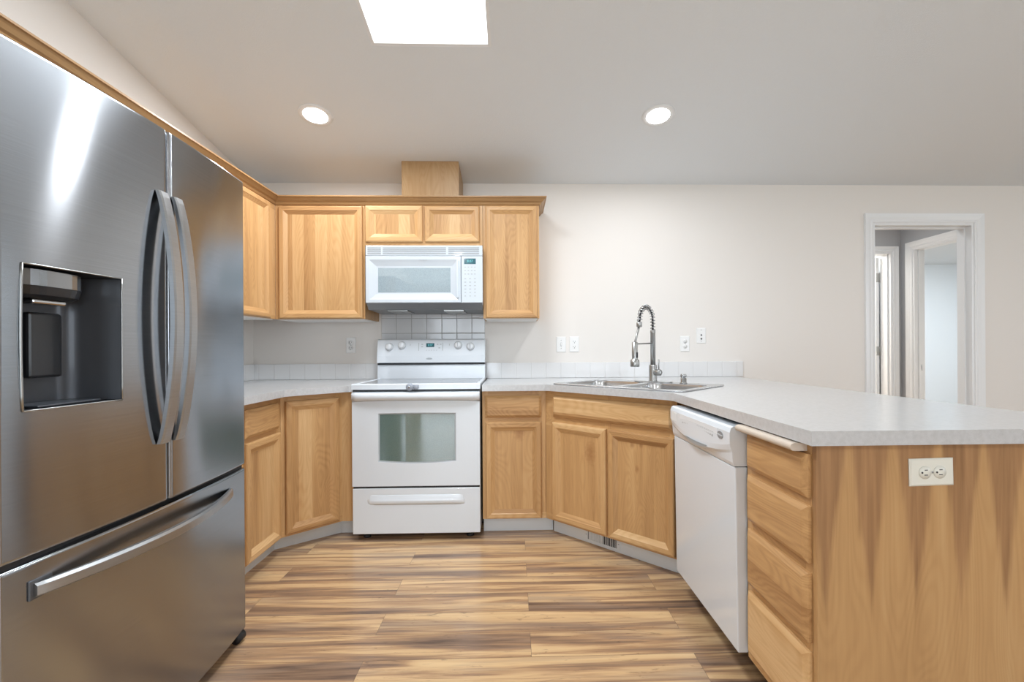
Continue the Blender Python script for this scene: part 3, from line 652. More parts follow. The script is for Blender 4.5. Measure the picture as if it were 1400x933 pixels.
# crown moulding swept along the run
def crown():
    prof = [(0.0, 2.090), (0.006, 2.090), (0.010, 2.096), (0.014, 2.106), (0.024, 2.112), (0.034, 2.124), (0.040, 2.130), (0.047, 2.132), (0.047, 2.140), (0.0, 2.140)]
    xf, yf, xe, ys = -1.5895+0.019, 3.156-0.002, 0.177, 0.96
    secs = []; 
    def at(kind, o, z):
        if kind == 'start': return (xf+o, ys, z)
        if kind == 'corner': return (xf+o, yf-o, z)
        if kind == 'end': return (xe+o, yf-o, z)
        return (xe+o, 3.478, z)
    # split faces by direction for grain
    m = MB(); ks = ['start', 'corner', 'end', 'wall']; k = len(prof)
    vs = [at(kk, o, z) for kk in ks for o, z in prof]; fs = []; mi = []
    for j in range(3):
        for i in range(k):
            i2 = (i+1) % k; fs.append((j*k+i, j*k+i2, (j+1)*k+i2, (j+1)*k+i)); mi.append(1 if j == 1 else 0)
    fs.append(tuple(range(k))[::-1]); mi.append(0); fs.append(tuple(3*k+i for i in range(k))); mi.append(0)
    m.add(vs, fs, mi); o = obj('crown_moulding', m, [WY, WHC]); tag(o, 'wooden crown moulding running along the tops of the wall cabinets', 'moulding')
crown()
# wooden vent chimney over the microwave cabinet
m = MB(); a = [(-0.748, 3.20), (-0.365, 3.20), (-0.365, 3.478), (-0.748, 3.478)]
m.add([(x, y, 2.1285) for x, y in a] + [(x, y, zc(y)-0.001) for x, y in a], [(0, 3, 2, 1), (4, 5, 6, 7), (0, 1, 5, 4), (1, 2, 6, 5), (2, 3, 7, 6), (3, 0, 4, 7)])
tag(obj('vent_chase', m, WCH), 'wooden box chase rising from the microwave cabinet to the ceiling', 'vent chase')

# ================================================================ REFRIGERATOR
FY0, FYS, FY1 = 0.985, 1.439, 1.880
def fx(y, base=0.0): return -1.030 - 0.024*((y-FYS)/0.4415)**2 + base
fr = thing('refrigerator', 'stainless steel french door refrigerator with water dispenser', 'refrigerator', (-1.45, FYS, 0))
obj('cabinet', MB().box(-1.84, -1.166, FY0+0.006, FY1-0.006, 0.03, 1.765), DARKG, fr, world=True, bevel=0.006)
def contour_door(y0, y1, z0, z1, hole=None, n=14, rad=0.012, xb=-1.160):
    ys = [y0+rad+(y1-y0-2*rad)*i/n for i in range(n+1)]; ys = ys[:1]+[ys[0]+0.003]+ys[1:-1]+[ys[-1]-0.003]+ys[-1:]
    if hole: ys = sorted(set([y for y in ys if abs(y-hole[0]) > 0.01 and abs(y-hole[1]) > 0.01] + [hole[0], hole[1]]))
    front = [(fx(y), y) for y in ys]
    lead = [(fx(y0)-rad + rad*math.sin(a), y0+rad-rad*math.cos(a)) for a in (0, PI/8, PI/4, 3*PI/8)]
    tail = [(fx(y1)-rad + rad*math.sin(a), y1-rad+rad*math.cos(a)) for a in (3*PI/8, PI/4, PI/8, 0)]
    out = lead+front+tail
    zr = 0.006; rows = [(z0, -0.005), (z0+0.002, -0.0015), (z0+zr, 0.0), (z0+zr+0.003, 0.0)] + ([(hole[2], 0), (hole[3], 0)] if hole else []) + [(z1-zr-0.003, 0.0), (z1-zr, 0.0), (z1-0.002, -0.0015), (z1, -0.005)]
    vs = []; fs = []; k = len(out)
    for z, off in rows:
        for x, y in out: vs.append((x+off, y, z))
    for j in range(len(rows)-1):
        for i in range(k-1):
            if hole and j == 4 and hole[0]-1e-6 <= out[i][1] and out[i+1][1] <= hole[1]+1e-6: continue
            fs.append((j*k+i, j*k+i+1, (j+1)*k+i+1, (j+1)*k+i))
    m = MB(); m.add(vs, fs, 0, True); b = len(rows)-1
    # side, top, bottom, back
    vs2 = [(xb, y0, z0), (xb, y1, z0), (xb, y1, z1), (xb, y0, z1)]
    m2 = [(out[0][0]-0.0, y0, z0), (out[0][0], y0, z1), (out[-1][0], y1, z0), (out[-1][0], y1, z1)]
    m.add(vs2+m2, [(0, 4, 5, 3), (1, 2, 7, 6), (0, 1, 2, 3)], 0)
    m.add([(x-0.005, y, z1) for x, y in out] + [(xb, y1, z1), (xb, y0, z1)], [tuple(range(k+2))], 0)
    m.add([(x-0.005, y, z0) for x, y in out] + [(xb, y1, z0), (xb, y0, z0)], [tuple(range(k+2))[::-1]], 0)
    return m
HOLE = (1.036, 1.2725, 0.999, 1.318)
d1 = obj('left_door', contour_door(FY0, FYS-0.003, 0.683, 1.787, HOLE), STEEL, fr, world=True)
d2 = obj('right_door', contour_door(FYS+0.003, FY1, 0.683, 1.787), STEEL, fr, world=True)
fz = obj('freezer_drawer', contour_door(FY0, FY1, 0.045, 0.669, n=24), STEEL, fr, world=True)
obj('door_gasket', MB().box(-1.165, -1.064, FY0+0.01, FY1-0.01, 0.6685, 0.6835).box(-1.165, -1.050, FYS-0.003, FYS+0.003, 0.70, 1.78), GAPM, fr, world=True)
obj('hinge_cover', MB().box(-1.30, -1.07, FY1-0.09, FY1-0.01, 1.7655, 1.80), DARKG, fr, world=True, bevel=0.004)
# dispenser well
m = MB(); y0, y1, z0, z1 = HOLE; dp = -1.155
def q4(a, b, c, d, mi=0): m.add([a, b, c, d], [(0, 1, 2, 3)], mi)
F0, F1 = fx(y0), fx(y1)
cv = []
for i in range(9):   # rounded left inner corner of the well as a curved back wall
    t = i/8; cv.append((F0-0.002-(F0-dp)*math.sin(t*PI/2)**0.9, y0+0.045*(1-math.cos(t*PI/2))))
cv2 = [(dp, y1-0.055), (dp+0.012, y1-0.035), (dp+0.035, y1-0.020), (F1-0.002, y1-0.001)]
pl = cv+cv2
vs = [(x, y, z0+0.002) for x, y in pl] + [(x, y, z1-0.002) for x, y in pl]; k = len(pl)
m.add(vs, [(i, i+1, i+1+k, i+k) for i in range(k-1)], 0, True)
m.add([(x, y, z0+0.001) for x, y in pl], [tuple(range(k))], 1); m.add([(x, y, z1-0.001) for x, y in pl], [tuple(range(k))[::-1]], 1)
dw_ = obj('dispenser_well', m, [DISPI, DISPB], d1, world=True)
# bezel around the opening
m = MB(); bw = 0.0026
def bz(pa, pb): m.tube([pa, pb], bw, 8)
zz = [z0+(z1-z0)*i/10 for i in range(11)]
m.tube([(fx(y0)+0.0005+0.0015*math.sin(PI*i/10), y0-0.0045*math.sin(PI*i/10), z) for i, z in enumerate(zz)], bw, 8)
yy = [y0+(y1-y0)*i/8 for i in range(9)]
m.tube([(fx(y)+0.0005, y, z0) for y in yy], 0.0022, 8); m.tube([(fx(y)+0.0005, y, z1) for y in yy], 0.0018, 8); m.tube([(fx(y1)+0.0005, y1, z) for z in zz], 0.002, 8)
obj('bezel', m, NICKEL, d1, world=True)
# nozzle head: curved front block hanging at the top of the well
m = MB(); hy0, hy1 = y0+0.008, y0+0.190
def arc(off, zz_, inset=0.0, tuck=0.0):
    pts = [(dp+0.01, hy0+inset, zz_)]
    for i in range(13):
        t = i/12; y = hy0+inset+(hy1-hy0-2*inset)*t; pts.append((F0-0.012+off-0.040*(2*t-1)**4-0.0*t, y, zz_))
    pts.append((dp+0.01, hy1-inset, zz_)); return pts
m.loft([arc(0, z1-0.006), arc(0, z1-0.042)], 0); m.loft([arc(0.0, z1-0.0425), arc(-0.004, z1-0.062, 0.004), arc(-0.016, z1-0.070, 0.014)], 1)
obj('nozzle_head', m, [simple('dispenser_head_metal', (0.30, 0.31, 0.32), 0.18, metal=0.9), DISPB], d1, world=True)
m = MB().box(F0-0.070, F0-0.030, hy0+0.045, hy1-0.055, z1-0.082, z1-0.0705); obj('nozzle', m, CHROME, d1, world=True, bevel=0.004)
m = MB().box(dp+0.016, dp+0.034, y0+0.085, y0+0.168, z0+0.066, z1-0.098); obj('paddle', m, DISPB, d1, world=True, bevel=0.006)
m = MB().box(dp+0.001, dp+0.016, y0+0.10, y0+0.155, z0+0.085, z1-0.110); obj('paddle_arm', m, DISPB, d1, world=True)
obj('drip_tray', MB().box(dp+0.01, F0-0.012, y0+0.045, y1-0.03, z0+0.002, z0+0.007), DISPI, d1, world=True, bevel=0.002)
# handles: flat bars bowed away from the doors
def bow_handle(y0, y1, z0, z1, xe, xm, parent, n=44, th=0.013):
    m = MB(); secs = []
    for i in range(n+1):
        t = i/n; s = math.sin(PI*t)**0.75 if 0 < t < 1 else 0.0; x = xe+(xm-xe)*s; z = z0+(z1-z0)*t; tk = th+0.004*s; c = 0.004
        secs.append([(x-tk, y0, z), (x-c, y0, z), (x, y0+c, z), (x, y1-c, z), (x-c, y1, z), (x-tk, y1, z)])
    m.loft(secs, 0, False); o = obj('handle', m, STEELH, parent, world=True); return o
bow_handle(1.386, 1.422, 0.858, 1.592, -1.0165, -0.972, d1); bow_handle(1.448, 1.482, 0.858, 1.592, -1.0165, -0.972, d2)
m = MB(); secs = []; n = 48
for i in range(n+1):
    t = i/n; s = math.sin(PI*t)**0.85 if 0 < t < 1 else 0.0; y = 1.052+(1.757-1.052)*t; x = fx(y)+0.012+(0.055)*s; tk = 0.013+0.004*s; c = 0.006
    secs.append([(x-tk, y, 0.593), (x-c, y, 0.593), (x, y, 0.597), (x, y, 0.623-c), (x-c, y, 0.623), (x-tk, y, 0.623)])
m.loft(secs, 0, False); obj('handle', m, STEELH, fz, world=True)
m = MB().box(fx(1.06)-0.002, fx(1.06)+0.003, 1.044, 1.12, 0.587, 0.630); obj('handle_plate', m, DARKG, fz, world=True, bevel=0.002)
for y in (FY0+0.03, FY1-0.048):
    m = MB().lathe([(0.021, 0), (0.021, 0.036)], (-1.070, y, 0.0215), (0, 1, 0), 20); m.box(-1.20, -1.075, y+0.004, y+0.030, 0.024, 0.0425)
    obj('foot', m, BLACK, fr, world=True)

# ================================================================ RANGE
RX0, RX1, RYF = -0.957, -0.199, 2.80
RC = (RX0+RX1)/2
rg = thing('range', 'white freestanding electric range with oven window', 'stove', (RC, 3.1, 0))
obj('body', MB().box(RX0+0.004, RX1-0.004, 2.842, 3.455, 0.045, 0.888), WHITE, rg, world=True)
# cooktop frame with raised rim and inset glass
m = MB(); ring = [[(RX0, 2.800), (RX1, 2.800), (RX1, 3.36), (RX0, 3.36)], [(RX0, 2.800), (RX1, 2.800), (RX1, 3.36), (RX0, 3.36)], [(RX0+0.004, 2.804), (RX1-0.004, 2.804), (RX1-0.004, 3.356), (RX0+0.004, 3.356)],
    [(RX0+0.020, 2.824), (RX1-0.020, 2.824), (RX1-0.020, 3.34), (RX0+0.020, 3.34)], [(RX0+0.026, 2.832), (RX1-0.026, 2.832), (RX1-0.026, 3.335), (RX0+0.026, 3.335)]]
zs = [0.893, 0.922, 0.927, 0.927, 0.922]
m.loft([[(x, y, z) for x, y in r_] for r_, z in zip(ring, zs)], 0); obj('cooktop_frame', m, WHITE, rg, world=True)
ct = obj('glass_cooktop', MB().box(RX0+0.028, RX1-0.028, 2.834, 3.333, 0.9222, 0.9245), COOKG, rg, world=True)
for (bx, by, br) in ((-0.77, 2.98, 0.10), (-0.39, 2.98, 0.08), (-0.77, 3.22, 0.075), (-0.39, 3.22, 0.10)):
    m = MB(); k = 40; vs = [(bx+rr*math.cos(2*PI*i/k), by+rr*math.sin(2*PI*i/k), 0.9247) for rr in (br, br-0.003) for i in range(k)]
    m.add(vs, [(i, (i+1) % k, k+(i+1) % k, k+i) for i in range(k)]); obj('burner_ring', m, INK, ct, world=True)
obj('gap_strip', MB().box(RX0+0.006, RX1-0.006, 2.812, 2.845, 0.882, 0.8932), GAPM, rg, world=True)
# oven door with window opening of a curved lower edge
def window_loop(x0, x1, z0, z1, sag, y, k=12):
    c = (x0+x1)/2; bot = [(x0+(x1-x0)*i/k, y, z0 - sag*(1-((x0+(x1-x0)*i/k-c)/((x1-x0)/2))**2)) for i in range(k+1)]
    top = [(x1-(x1-x0)*i/k, y, z1 + 0.003*(1-((x1-(x1-x0)*i/k-c)/((x1-x0)/2))**2)) for i in range(k+1)]
    return bot+top
m = MB(); dz0, dz1 = 0.322, 0.878; wl = window_loop(-0.800, -0.344, 0.468, 0.752, 0.012, RYF)
# front face between outer rectangle and window loop
def proj_out(p):
    pass
k = 12; outer = [(RX0+0.004+(RX1-RX0-0.008)*i/k, RYF, dz0) for i in range(k+1)] + [(RX1-0.004-(RX1-RX0-0.008)*i/k, RYF, dz1) for i in range(k+1)]
nl = len(wl); vs = outer+wl
inner = [(x, y+0.006, z) for x, y, z in wl]; vs += inner
fs = [(i, (i+1) % nl, nl+(i+1) % nl, nl+i) for i in range(nl)] + [(nl+i, nl+(i+1) % nl, 2*nl+(i+1) % nl, 2*nl+i) for i in range(nl)]
m.add(vs, fs)
bk = [(x, 2.838, z) for x, y, z in outer]; m.add(outer+bk, [(i, (i+1) % nl, nl+(i+1) % nl, nl+i) for i in range(nl)]); m.add(bk, [tuple(range(nl))])
od = obj('oven_door', m, WHITE, rg, world=True)
gw = MB(); gw.add(inner, [tuple(range(nl))[::-1]]); gi = [(x, y+0.004, z) for x, y, z in inner]; gw.add(inner+gi, [(i, (i+1) % nl, nl+(i+1) % nl, nl+i) for i in range(nl)]); gw.add(gi, [tuple(range(nl))])
obj('oven_window', gw, OVENG, od, world=True)
m = MB()
c0 = (-0.572, 0.608)
k2 = [((x-c0[0])*1.0+c0[0], RYF-0.0006, (z-c0[1])*1.0+c0[1]) for x, y, z in wl]; k3 = [((x-c0[0])*0.965+c0[0], RYF-0.0006, (z-c0[1])*0.95+c0[1]) for x, y, z in wl]
m.add([(x, y+0.0055, z) for x, y, z in k2+k3], [(i, (i+1) % nl, nl+(i+1) % nl, nl+i) for i in range(nl)]); obj('window_border', m, INK, od, world=True)
# handle: full width bar with gently curved underside
m = MB(); secs = []; n = 24
for i in range(n+1):
    t = i/n; x = RX0+0.004+(RX1-RX0-0.008)*t; s = (1-(2*t-1)**4); yf = RYF-0.012-0.024*s**0.5; zl = 0.830+0.006*s
    secs.append([(x, RYF-0.0005, 0.876), (x, yf+0.010, 0.875), (x, yf, 0.868), (x, yf-0.001, 0.848), (x, yf+0.006, zl), (x, yf+0.020, zl-0.004), (x, RYF-0.0005, zl-0.010)])
m.loft(secs, 0, True); obj('oven_handle', m, WHITE, od, world=True)
# storage drawer with a moulded pull
m = MB(); x0, x1, z0, z1 = RX0+0.004, RX1-0.004, 0.040, 0.309
m.box(x0, x1, RYF+0.002, 2.838, z0, z1); sd = obj('storage_drawer', m, WHITE, rg, world=True, bevel=0.004)
m = MB(); secs = []
for i in range(25):
    t = i/24; x = -0.872+0.585*t; q_ = min(1, min(t, 1-t)/0.10); q_ = q_*q_*(3-2*q_)+0.02; yb = RYF+0.003
    secs.append([(x, yb, 0.272), (x, yb-0.0033*q_, 0.266), (x, yb-0.0035*q_, 0.246), (x, yb-0.0085*q_, 0.240), (x, yb-0.0095*q_, 0.236), (x, yb-0.0070*q_, 0.222), (x, yb, 0.210)])
m.loft(secs, 0, True); obj('drawer_pull', m, WHITE, sd, world=True)
obj('gap_strip', MB().box(RX0+0.008, RX1-0.008, 2.806, 2.84, 0.307, 0.324), GAPM, rg, world=True)
for x in (RX0+0.07, RX1-0.07):
    for y in (2.87, 3.40): obj('foot', MB().lathe([(0.022, 0), (0.022, 0.012), (0.012, 0.014), (0.012, 0.046)], (x, y, 0), (0, 0, 1), 16), BLACK, rg, world=True)
# backguard
m = MB(); bx0, bx1 = RX0+0.002, RX1-0.002
m.loft([[(x, 3.325, 0.925), (x, 3.330, 1.022), (x, 3.46, 1.022), (x, 3.46, 0.925)] for x in (bx0+0.002, bx1-0.002)]); obj('backguard_base', m, WHITE, rg, world=True)
obj('gap_strip', MB().box(bx0+0.004, bx1-0.004, 3.322, 3.40, 1.0222, 1.034), GAPM, rg, world=True)
m = MB(); m.loft([[(x, 3.312, 1.036), (x, 3.318, 1.085), (x, 3.340, 1.195), (x, 3.350, 1.203), (x, 3.46, 1.203), (x, 3.46, 1.034)] for x in (bx0, bx1)])
bgp = obj('control_panel', m, WHITE, rg, world=True, bevel=0.003)
def cpx(px): return (px-702)/644*3.30 - 0.004
TL = math.atan2(0.022, 0.11)            # lean of the panel
def cpy(z): return 3.318+(z-1.085)*0.2
axis = Vector((0, -math.cos(TL), math.sin(TL)))
for px, z in ((532.8, 1.148), (549.8, 1.158), (626.5, 1.158), (643.5, 1.148)):
    x = cpx(px); o_ = (x, cpy(z)-0.0002, z)
    k = obj('knob', MB().lathe([(0.0265, 0), (0.0265, 0.003), (0.022, 0.006), (0.0205, 0.020), (0.018, 0.023), (0.001, 0.0235)], o_, axis, 28), WHITEP, bgp, world=True)
    m = MB().lathe([(0.0285, 0), (0.0285, 0.0008)], o_, axis, 28); obj('knob_dial', m, INK, k, world=True)
    m = MB().box(x-0.002, x+0.002, o_[1]-0.027, o_[1]-0.018, z-0.012, z+0.021); obj('knob_grip', m, INK if px > 626 else WHITEP, k, world=True)
LEAN = Matrix.Rotation(-TL, 4, 'X')
def on_panel(x, z, off=0.0008): return Matrix.Translation(Vector((x-RC, cpy(z)-off*1.0-0.0005-3.1, z))) @ Matrix.Rotation(PI/2-TL, 4, 'X')
def pbox(x0, x1, z0, z1, off=0.001):
    return MB().add([(x0, cpy(z0)-off, z0), (x1, cpy(z0)-off, z0), (x1, cpy(z1)-off, z1), (x0, cpy(z1)-off, z1), (x0, cpy(z0)+0.0005, z0), (x1, cpy(z0)+0.0005, z0), (x1, cpy(z1)+0.0005, z1), (x0, cpy(z1)+0.0005, z1)],
        [(0, 1, 2, 3), (7, 6, 5, 4), (0, 4, 5, 1), (1, 5, 6, 2), (2, 6, 7, 3), (3, 7, 4, 0)])
dx0, dx1 = cpx(583.0), cpx(594.0)
ds = obj('clock_display', pbox(dx0, dx1, 1.146, 1.173), DISP, bgp, world=True); text('clock_digits', '8:07', 0.020, DIGIT, ds, on_panel((dx0+dx1)/2, 1.1595, 0.0014))
for px0, px1, zz0, zz1 in ((572.5, 573.2, 1.120, 1.176), (605.2, 605.9, 1.120, 1.176)): obj('panel_line', pbox(cpx(px0), cpx(px1), zz0, zz1), INK, bgp, world=True)
for i in range(5): obj('button', pbox(cpx(583+3.4*i), cpx(584.2+3.4*i), 1.122, 1.1255), INK, bgp, world=True)
for px, zz in ((577.5, 1.165), (577.5, 1.148), (598.5, 1.165), (602.6, 1.165), (601, 1.140)): obj('button', pbox(cpx(px)-0.006, cpx(px)+0.006, zz-0.003, zz+0.003), INK, bgp, world=True)
for px in (561.2, 614.8): obj('indicator', pbox(cpx(px)-0.0018, cpx(px)+0.0018, 1.156, 1.168), INK, bgp, world=True)
lx = cpx(587.5); m = MB(); el = ell(0, 0, 0.022, 0.0062, 0); m.add([(lx+p[0], 3.3135, 1.065+p[2]) for p in el] + [(lx+p[0], 3.3165, 1.065+p[2]) for p in el], [tuple(range(20))] + [(i, (i+1) % 20, 20+(i+1) % 20, 20+i) for i in range(20)])
lg = obj('brand_badge', m, INK, bgp, world=True); text('brand_lettering', 'Whirlpool', 0.0095, WHITE, lg, Matrix.Translation((lx-RC, 3.3130-3.1, 1.065)) @ FACE)
# child lock on the cooktop edge
lk = thing('oven_latch', 'smoky clear plastic child latch on the front edge of the range', 'latch', (-0.598, 2.795, 0.905))
m = MB().lathe([(0.018, -0.003), (0.0215, 0.002), (0.0215, 0.018), (0.017, 0.023), (0.004, 0.024)], (-0.611, 2.797, 0.9085), (0, -1, 0), 24)
obj('latch_dial', m, SMOKE, lk, world=True)
m = MB().lathe([(0.012, -0.003), (0.0155, 0.002), (0.0155, 0.014), (0.012, 0.018), (0.003, 0.019)], (-0.575, 2.797, 0.9080), (0, -1, 0), 24); obj('latch_catch', m, SMOKE, lk, world=True)
obj('latch_strap', MB().box(-0.622, -0.56, 2.793, 2.799, 0.898, 0.9215), SMOKE, lk, world=True, bevel=0.002)
obj('latch_button', MB().lathe([(0.006, 0), (0.005, 0.004)], (-0.611, 2.7735, 0.909), (0, -1, 0), 14), CHROME, lk, world=True)

# ================================================================ MICROWAVE
MX0, MX1, MY, MZ0, MZ1 = -0.956, -0.199, 3.075, 1.432, 1.806
mw = thing('microwave', 'white over-the-range microwave with grey window', 'microwave', ((MX0+MX1)/2, 3.28, MZ0))
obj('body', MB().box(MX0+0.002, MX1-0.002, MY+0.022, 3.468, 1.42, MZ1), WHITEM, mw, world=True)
m = MB(); m.loft([[(x, MY+0.022+0.0, 1.4305), (x, MY+0.008, 1.4305), (x, MY+0.040, 1.392), (x, 3.44, 1.385), (x, 3.44, 1.4195), (x, MY+0.022, 1.4195)] for x in (MX0+0.006, MX1-0.004)])
ub = obj('underside_hood', m, UNDER, mw, world=True)
for x0, x1 in ((-0.83, -0.70), (-0.46, -0.33)): obj('grease_filter', MB().box(x0, x1, 3.14, 3.36, 1.3825, 1.3905), NICKEL, ub, world=True)
# vent grille
m = MB(); gz0 = 1.738; m.box(MX0, MX1, MY+0.004, MY+0.0215, gz0, MZ1)
vg = obj('vent_grille', m, WHITEM, mw, world=True, bevel=0.004)
for i in range(4):
    z = gz0+0.011+i*0.0125
    for (x0, x1) in ((MX0+0.014, MX0+0.10), (MX0+0.112, MX0+0.52), (MX0+0.535, MX1-0.022)):
        obj('vent_slot', MB().box(x0, x1, MY+0.0028, MY+0.0045, z, z+0.0060), SLATM, vg, world=True)
# door: concave frame around window
mdx1 = -0.340
m = MB(); prof = [(0, 0.0), (0, 0.014), (0.004, 0.018), (0.020, 0.019), (0.040, 0.012), (0.055, 0.006), (0.062, 0.003)]
x0, x1, z0, z1 = MX0, mdx1, MZ0, gz0-0.002
rings = []
wx0, wx1, wz0, wz1 = -0.878, -0.409, 1.500, 1.661
for t, p in ((0, 0.0), (0, 0.017), (0.06, 0.021), (0.30, 0.021), (0.55, 0.015), (0.85, 0.009), (1.0, 0.008)):
    a, b, c, d = x0+(wx0-x0)*t, x1+(wx1-x1)*t, z0+(wz0-z0)*t, z1+(wz1-z1)*t; y = MY+0.0215-p
    rings.append([(a, y, c), (b, y, c), (b, y, d), (a, y, d)])
m.loft(rings, 0, False, True, False); m.add(rings[0], [(3, 2, 1, 0)])
md = obj('microwave_door', m, WHITEM, mw, world=True)
obj('window', MB().box(wx0, wx1, MY+0.0132, MY+0.0185, wz0, wz1), MWG, md, world=True)
obj('handle', MB().box(mdx1-0.030, mdx1-0.012, MY-0.006, MY+0.002, z0+0.03, z1-0.03), WHITEM, md, world=True, bevel=0.004)
text('brand_lettering', 'Whirlpool', 0.013, INK, md, Matrix.Translation((-0.585-(MX0+MX1)/2, MY-0.0002-3.28, 1.711-MZ0)) @ FACE)
m = MB().box(mdx1+0.003, MX1, MY+0.002, MY+0.0215, z0, z1); mc = obj('control_panel', m, WHITEM, mw, world=True, bevel=0.003)
ds = obj('clock_display', MB().box(-0.318, -0.243, MY+0.0008, MY+0.0025, 1.684, 1.720), DISP, mc, world=True)
text('clock_digits', '8:07', 0.022, DIGIT, ds, Matrix.Translation((-0.2805-(MX0+MX1)/2, MY+0.0004-3.28, 1.702-MZ0)) @ FACE)
for j in range(9):
    for i in range(3 if j > 2 else 4):
        x = -0.312+i*(0.0315 if j > 2 else 0.021); z = 1.664-j*0.0225 - (0.008 if j > 2 else 0); w_ = 0.006 if j in (3, 4, 5, 6) else 0.0045
        obj('button', MB().box(x-w_, x+w_, MY+0.0012, MY+0.0025, z-0.003, z+0.003), INK, mc, world=True)

# ================================================================ DISHWASHER (face looks toward -x); local x runs from far to near
dw = thing('dishwasher', 'white built-in dishwasher in the peninsula', 'dishwasher', (0.745, 2.160, 0), -PI/2)
WD = 0.597
m = MB(); m.loft([[(x, 0.045, 0.09), (x, 0.045, 0.862), (x, 0.60, 0.862), (x, 0.60, 0.02), (x, 0.10, 0.02), (x, 0.10, 0.09)] for x in (0.006, WD-0.006)]); obj('tub', m, GAPM, dw)
m = MB(); m.loft([[(x, 0.004, 0.100), (x, -0.004, 0.725), (x, 0.040, 0.725), (x, 0.040, 0.100)] for x in (0.0, WD)]); dd = obj('door_panel', m, WHITE, dw, bevel=0.004)
# control console: bulged section with a scooped handle
m = MB(); secs = []; n = 30
for i in range(n+1):
    t = i/n; x = WD*t; b_ = math.sin(PI*t)
    sag = 0.034*b_**0.8
    zlo = 0.728; lip = 0.782-sag
    secs.append([(x, 0.044, zlo), (x, -0.006, zlo), (x, -0.010, zlo+0.012), (x, -0.013-0.003*b_, lip-0.006), (x, -0.016-0.010*b_, lip+0.004), (x, -0.021-0.004*b_, lip+0.022),
                 (x, -0.021, 0.842), (x, -0.016, 0.857), (x, -0.008, 0.862), (x, 0.044, 0.862)])
m.loft(secs, 0, False); cn = obj('control_console', m, WHITE, dw)
# grey patch laid on the console, painting the shadow of the pocket handle
m = MB(); k = 20; up = []; lo = []
for i in range(k+1):
    t = i/k; x = 0.20+0.22*t; s = math.sin(PI*t); b_ = math.sin(PI*x/WD); lip = 0.782-0.034*b_**0.8
    up.append((x, -0.0222-0.009*b_, lip+0.010+0.002*s)); lo.append((x, -0.0205-0.0075*b_, lip+0.004-0.007*s))
m.add(up+lo, [(i, i+1, k+1+i+1, k+1+i) for i in range(k)]); m.add([(x, y+0.004, z) for x, y, z in up+lo], [(i+k+1, k+1+i+1, i+1, i) for i in range(k)])
obj('handle_recess_shade', m, INK, cn)
obj('vent_grille', MB().box(0.025, 0.085, -0.0222, -0.0208, 0.800, 0.838), KICKM, cn, bevel=0.001)
obj('label_strip', MB().box(0.12, 0.50, -0.0218, -0.0208, 0.795, 0.842), WHITEP, cn)
for i in range(9):
    obj('button', MB().box(0.315+0.0175*i, 0.326+0.0175*i, -0.0226, -0.0217, 0.803, 0.812), SLATM, cn)
    if i < 4: obj('button', MB().box(0.155+0.018*i, 0.166+0.018*i, -0.0226, -0.0217, 0.803, 0.812), SLATM, cn)
    obj('printed_legend', MB().box(0.315+0.0175*i, 0.325+0.0175*i, -0.0222, -0.0217, 0.820, 0.823), INK, cn)
m = MB(); el = ell(0.527, 0.822, 0.022, 0.0135, -0.0235); m.add(el + [(x, y+0.003, z) for x, y, z in el], [tuple(range(20))] + [(i, (i+1) % 20, 20+(i+1) % 20, 20+i) for i in range(20)])
lg = obj('brand_badge', m, simple('badge_grey', (0.25, 0.26, 0.27), 0.3), cn); text('brand_lettering', 'Whirlpool', 0.0095, WHITE, lg, Matrix.Translation((0.527, -0.0238, 0.822)) @ FACE)

# ================================================================ SINK, FAUCET, AIR GAP
sa = -PI/4
sn = thing('sink', 'double bowl stainless steel drop-in sink in the angled worktop', 'sink', (SC.x, SC.y, 0.914), sa)
hw, hd = 0.413, 0.266
def rrect(x0, x1, y0, y1, r_, k=6):
    pts = []
    for cx_, cy_, a0 in ((x1-r_, y0+r_, -PI/2), (x1-r_, y1-r_, 0), (x0+r_, y1-r_, PI/2), (x0+r_, y0+r_, PI)):
        for i in range(k+1): a = a0+PI/2*i/k; pts.append((cx_+r_*math.cos(a), cy_+r_*math.sin(a)))
    return pts
bowls = [(-0.375, -0.015, -0.215, 0.165), (0.015, 0.375, -0.215, 0.165)]
bm = bmesh.new(); es = []
for lp in [rrect(-hw, hw, -hd, hd, 0.03)] + [rrect(*b_, 0.07) for b_ in bowls]:
    vv = [bm.verts.new((x, y, 0.0045)) for x, y in lp]; es += [bm.edges.new((vv[i], vv[(i+1) % len(vv)])) for i in range(len(vv))]
r_ = bmesh.ops.triangle_fill(bm, use_beauty=True, edges=es)
me = bpy.data.meshes.new('rim'); bmesh.ops.recalc_face_normals(bm, faces=bm.faces); bm.to_mesh(me); bm.free(); me.materials.append(SINKM)
so = bpy.data.objects.new('rim', me); C.objects.link(so); so.parent = sn
sol = so.modifiers.new('t', 'SOLIDIFY'); sol.thickness = 0.0035; sol.offset = 0
